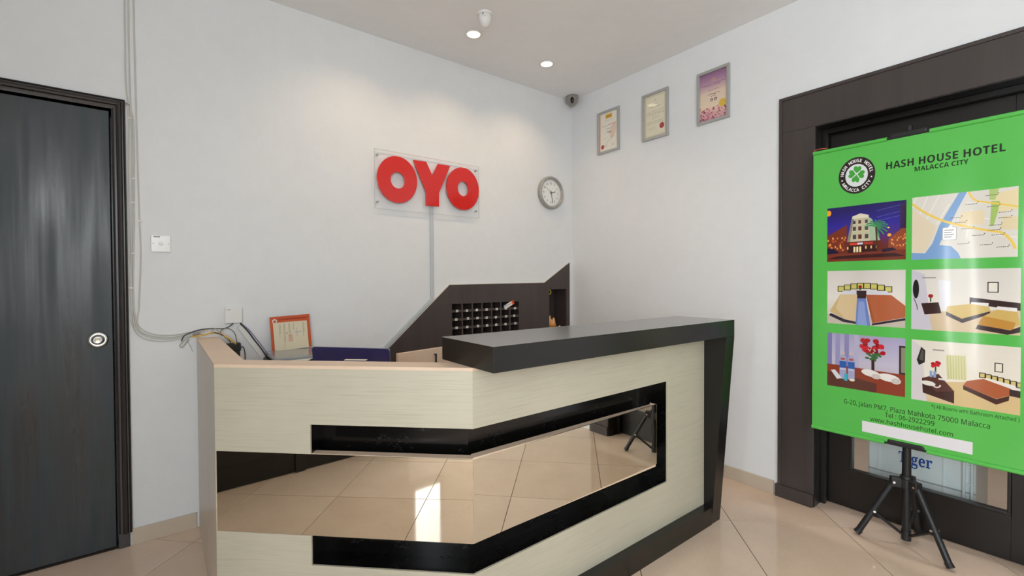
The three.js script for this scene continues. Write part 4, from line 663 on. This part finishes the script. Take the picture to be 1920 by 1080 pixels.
  pic(528, 1237, 437, 361, (w, h) => {   // room with the double bed
    g.fillStyle = grad(h, [0, '#e8e1d4'], [0.6, '#efe8da'], [1, '#d9bd90']); g.fillRect(0, 0, w, h); poly('#dcc08c', [130, 236], [300, 206], [437, 250], [437, 361], [190, 361]); poly('#dad4d6', [0, 0], [44, 40], [70, 361], [0, 361]);
    poly('#d9d6a0', [150, 76], [232, 70], [236, 206], [156, 214]); g.strokeStyle = '#c2bf84'; g.lineWidth = 3; for (let k = 0; k < 7; k++) { g.beginPath(); g.moveTo(158 + k * 11, 76); g.lineTo(162 + k * 11, 212); g.stroke(); } g.fillStyle = '#9a988c'; g.fillRect(94, 48, 50, 7);
    poly('#2b2826', [24, 120], [44, 40], [62, 60], [60, 130], [34, 150]); poly('#5a5652', [34, 116], [46, 54], [56, 66], [54, 124]);
    g.strokeStyle = '#2c2622'; g.lineWidth = 4; g.strokeRect(344, 96, 28, 46); g.fillStyle = '#efe6d2'; g.fillRect(347, 99, 22, 40);
    g.lineWidth = 4; for (let k = 0; k < 7; k++) { g.fillStyle = '#d8c47c'; g.fillRect(286 + k * 23, 158 + k * 5, 21, 26); g.strokeRect(286 + k * 23, 158 + k * 5, 21, 26); }
    poly('#efeae4', [310, 182], [420, 206], [418, 240], [300, 206]); poly('#b3603a', [236, 212], [300, 190], [404, 226], [398, 262], [350, 290], [222, 240]); poly('#4a2a24', [222, 240], [350, 292], [398, 264], [396, 290], [350, 322], [222, 262]); poly('#3a2826', [398, 228], [437, 232], [437, 268], [398, 264]);
    poly('#3f2220', [48, 226], [120, 190], [186, 280], [186, 350], [52, 312]); poly('#5a322c', [48, 226], [120, 190], [186, 280], [110, 296]); for (let k = 0; k < 12; k++) blob(['#b01624', '#cf2430'][k % 2], 90 + hash(k, 1, 12) * 34, 122 + hash(k, 2, 12) * 30, 8, 8); g.fillStyle = '#3e5a34'; g.fillRect(104, 150, 7, 44); for (const x of [82, 98]) { g.fillStyle = '#8fa9cf'; g.fillRect(x, 176, 12, 38); }
    blob('#ece9e2', 76, 252, 32, 14, 0.1); g.strokeStyle = '#ece9e2'; g.lineWidth = 7; g.beginPath(); g.arc(112, 254, 16, 0, 3); g.stroke(); g.fillStyle = '#e8e6de'; g.fillRect(120, 214, 30, 10);
  });
  fit('*( All Rooms with Bathroom Attached )', 617, 964, 1633, 21, 'normal');
  fit('G-20, Jalan PM7, Plaza Mahkota 75000 Malacca', 184, 858, 1698, 30, 'normal'); fit('Tel : 06-2922299', 403, 633, 1738, 28, 'normal'); fit('www.hashhousehotel.com', 328, 713, 1780, 27, 'normal');
});
{
  const b = thing('banner', 'tall glossy green hotel banner with six printed pictures and a round emblem', 'banner', null, [-0.112, BAN.y0, (BAN.z0 + BAN.z1) / 2]);
  const W = BAN.z1 - BAN.z0, Hh = BAN.y1 - BAN.y0, nx = 80, ny = 60;
  const bulge = (u, v) => -0.004 * Math.sin(v * Math.PI) * Math.cos((u - 0.45) * 9.5) - 0.0035 * Math.sin(v * Math.PI) * Math.sin(u * 21 + v * 1.3) - 0.010 * Math.sin(u * Math.PI) * Math.sin(v * Math.PI);
  const g = new THREE.PlaneGeometry(W, Hh, nx, ny); g.rotateY(-Math.PI / 2); g.translate(0, Hh / 2, 0);
  const p = g.attributes.position, uv = g.attributes.uv; for (let i = 0; i < p.count; i++) p.setX(i, bulge(uv.getX(i), uv.getY(i))); g.computeVertexNormals();
  const gb = g.clone(); gb.translate(0.0012, 0, 0); const ix = gb.index.array; for (let i = 0; i < ix.length; i += 3) { const t = ix[i]; ix[i] = ix[i + 1]; ix[i + 1] = t; } gb.computeVertexNormals();
  obj('printed_sheet', g, P({ map: banTex, roughness: 0.24, clearcoat: 0.35, clearcoatRoughness: 0.12 }), b);
  obj('sheet_back', gb, S({ color: 0xdcdcd8, roughness: 0.6 }), b);
  const green = P({ color: 0x58be51, roughness: 0.26 });
  for (const [y, n, a, c] of [[Hh - 0.004, 'top_hem', -W / 2, -0.095], [Hh - 0.004, 'top_hem', 0.075, W / 2], [0.005, 'bottom_hem', -W / 2, -0.095], [0.005, 'bottom_hem', 0.075, W / 2]]) obj(n, cyl(0.011, 0.011, [0.0, y, a], [0.0, y, c], 20), green, b);
  for (const y of [Hh - 0.004, 0.005]) obj('hem_rod', cyl(0.006, 0.006, [0.0, y, -W / 2 - 0.004], [0.0, y, W / 2 + 0.004], 14), M.blackMetal, b);
  obj('corner_tie', tube([[0.005, Hh + 0.004, -W / 2 - 0.004], [-0.004, Hh + 0.013, -W / 2 + 0.01], [0.0, Hh + 0.017, -W / 2 + 0.04], [0.006, Hh + 0.014, -W / 2 + 0.07]], 0.0022, 24, 6), P({ color: 0xd2562e, roughness: 0.5 }), b);
  // blank strip of white tape over the last printed line
  const x0 = 286 / 1024 * W - W / 2, x1 = 790 / 1024 * W - W / 2, yt = Hh - 1788 / 1024 * W, yb = Hh - 1858 / 1024 * W;
  const tg = new THREE.PlaneGeometry(x1 - x0, yt - yb, 24, 2); tg.rotateY(-Math.PI / 2); tg.translate(0, (yt + yb) / 2, (x0 + x1) / 2); const tp = tg.attributes.position; for (let i = 0; i < tp.count; i++) tp.setX(i, bulge((tp.getZ(i) + W / 2) / W, tp.getY(i) / Hh) - 0.0012); tg.computeVertexNormals();
  obj('white_tape', tg, S({ color: 0xe6e4e8, roughness: 0.5 }), b);
}

scene.traverse((o) => { if (o.isMesh) { o.castShadow = true; o.receiveShadow = true; } });
renderer.render(scene, camera);
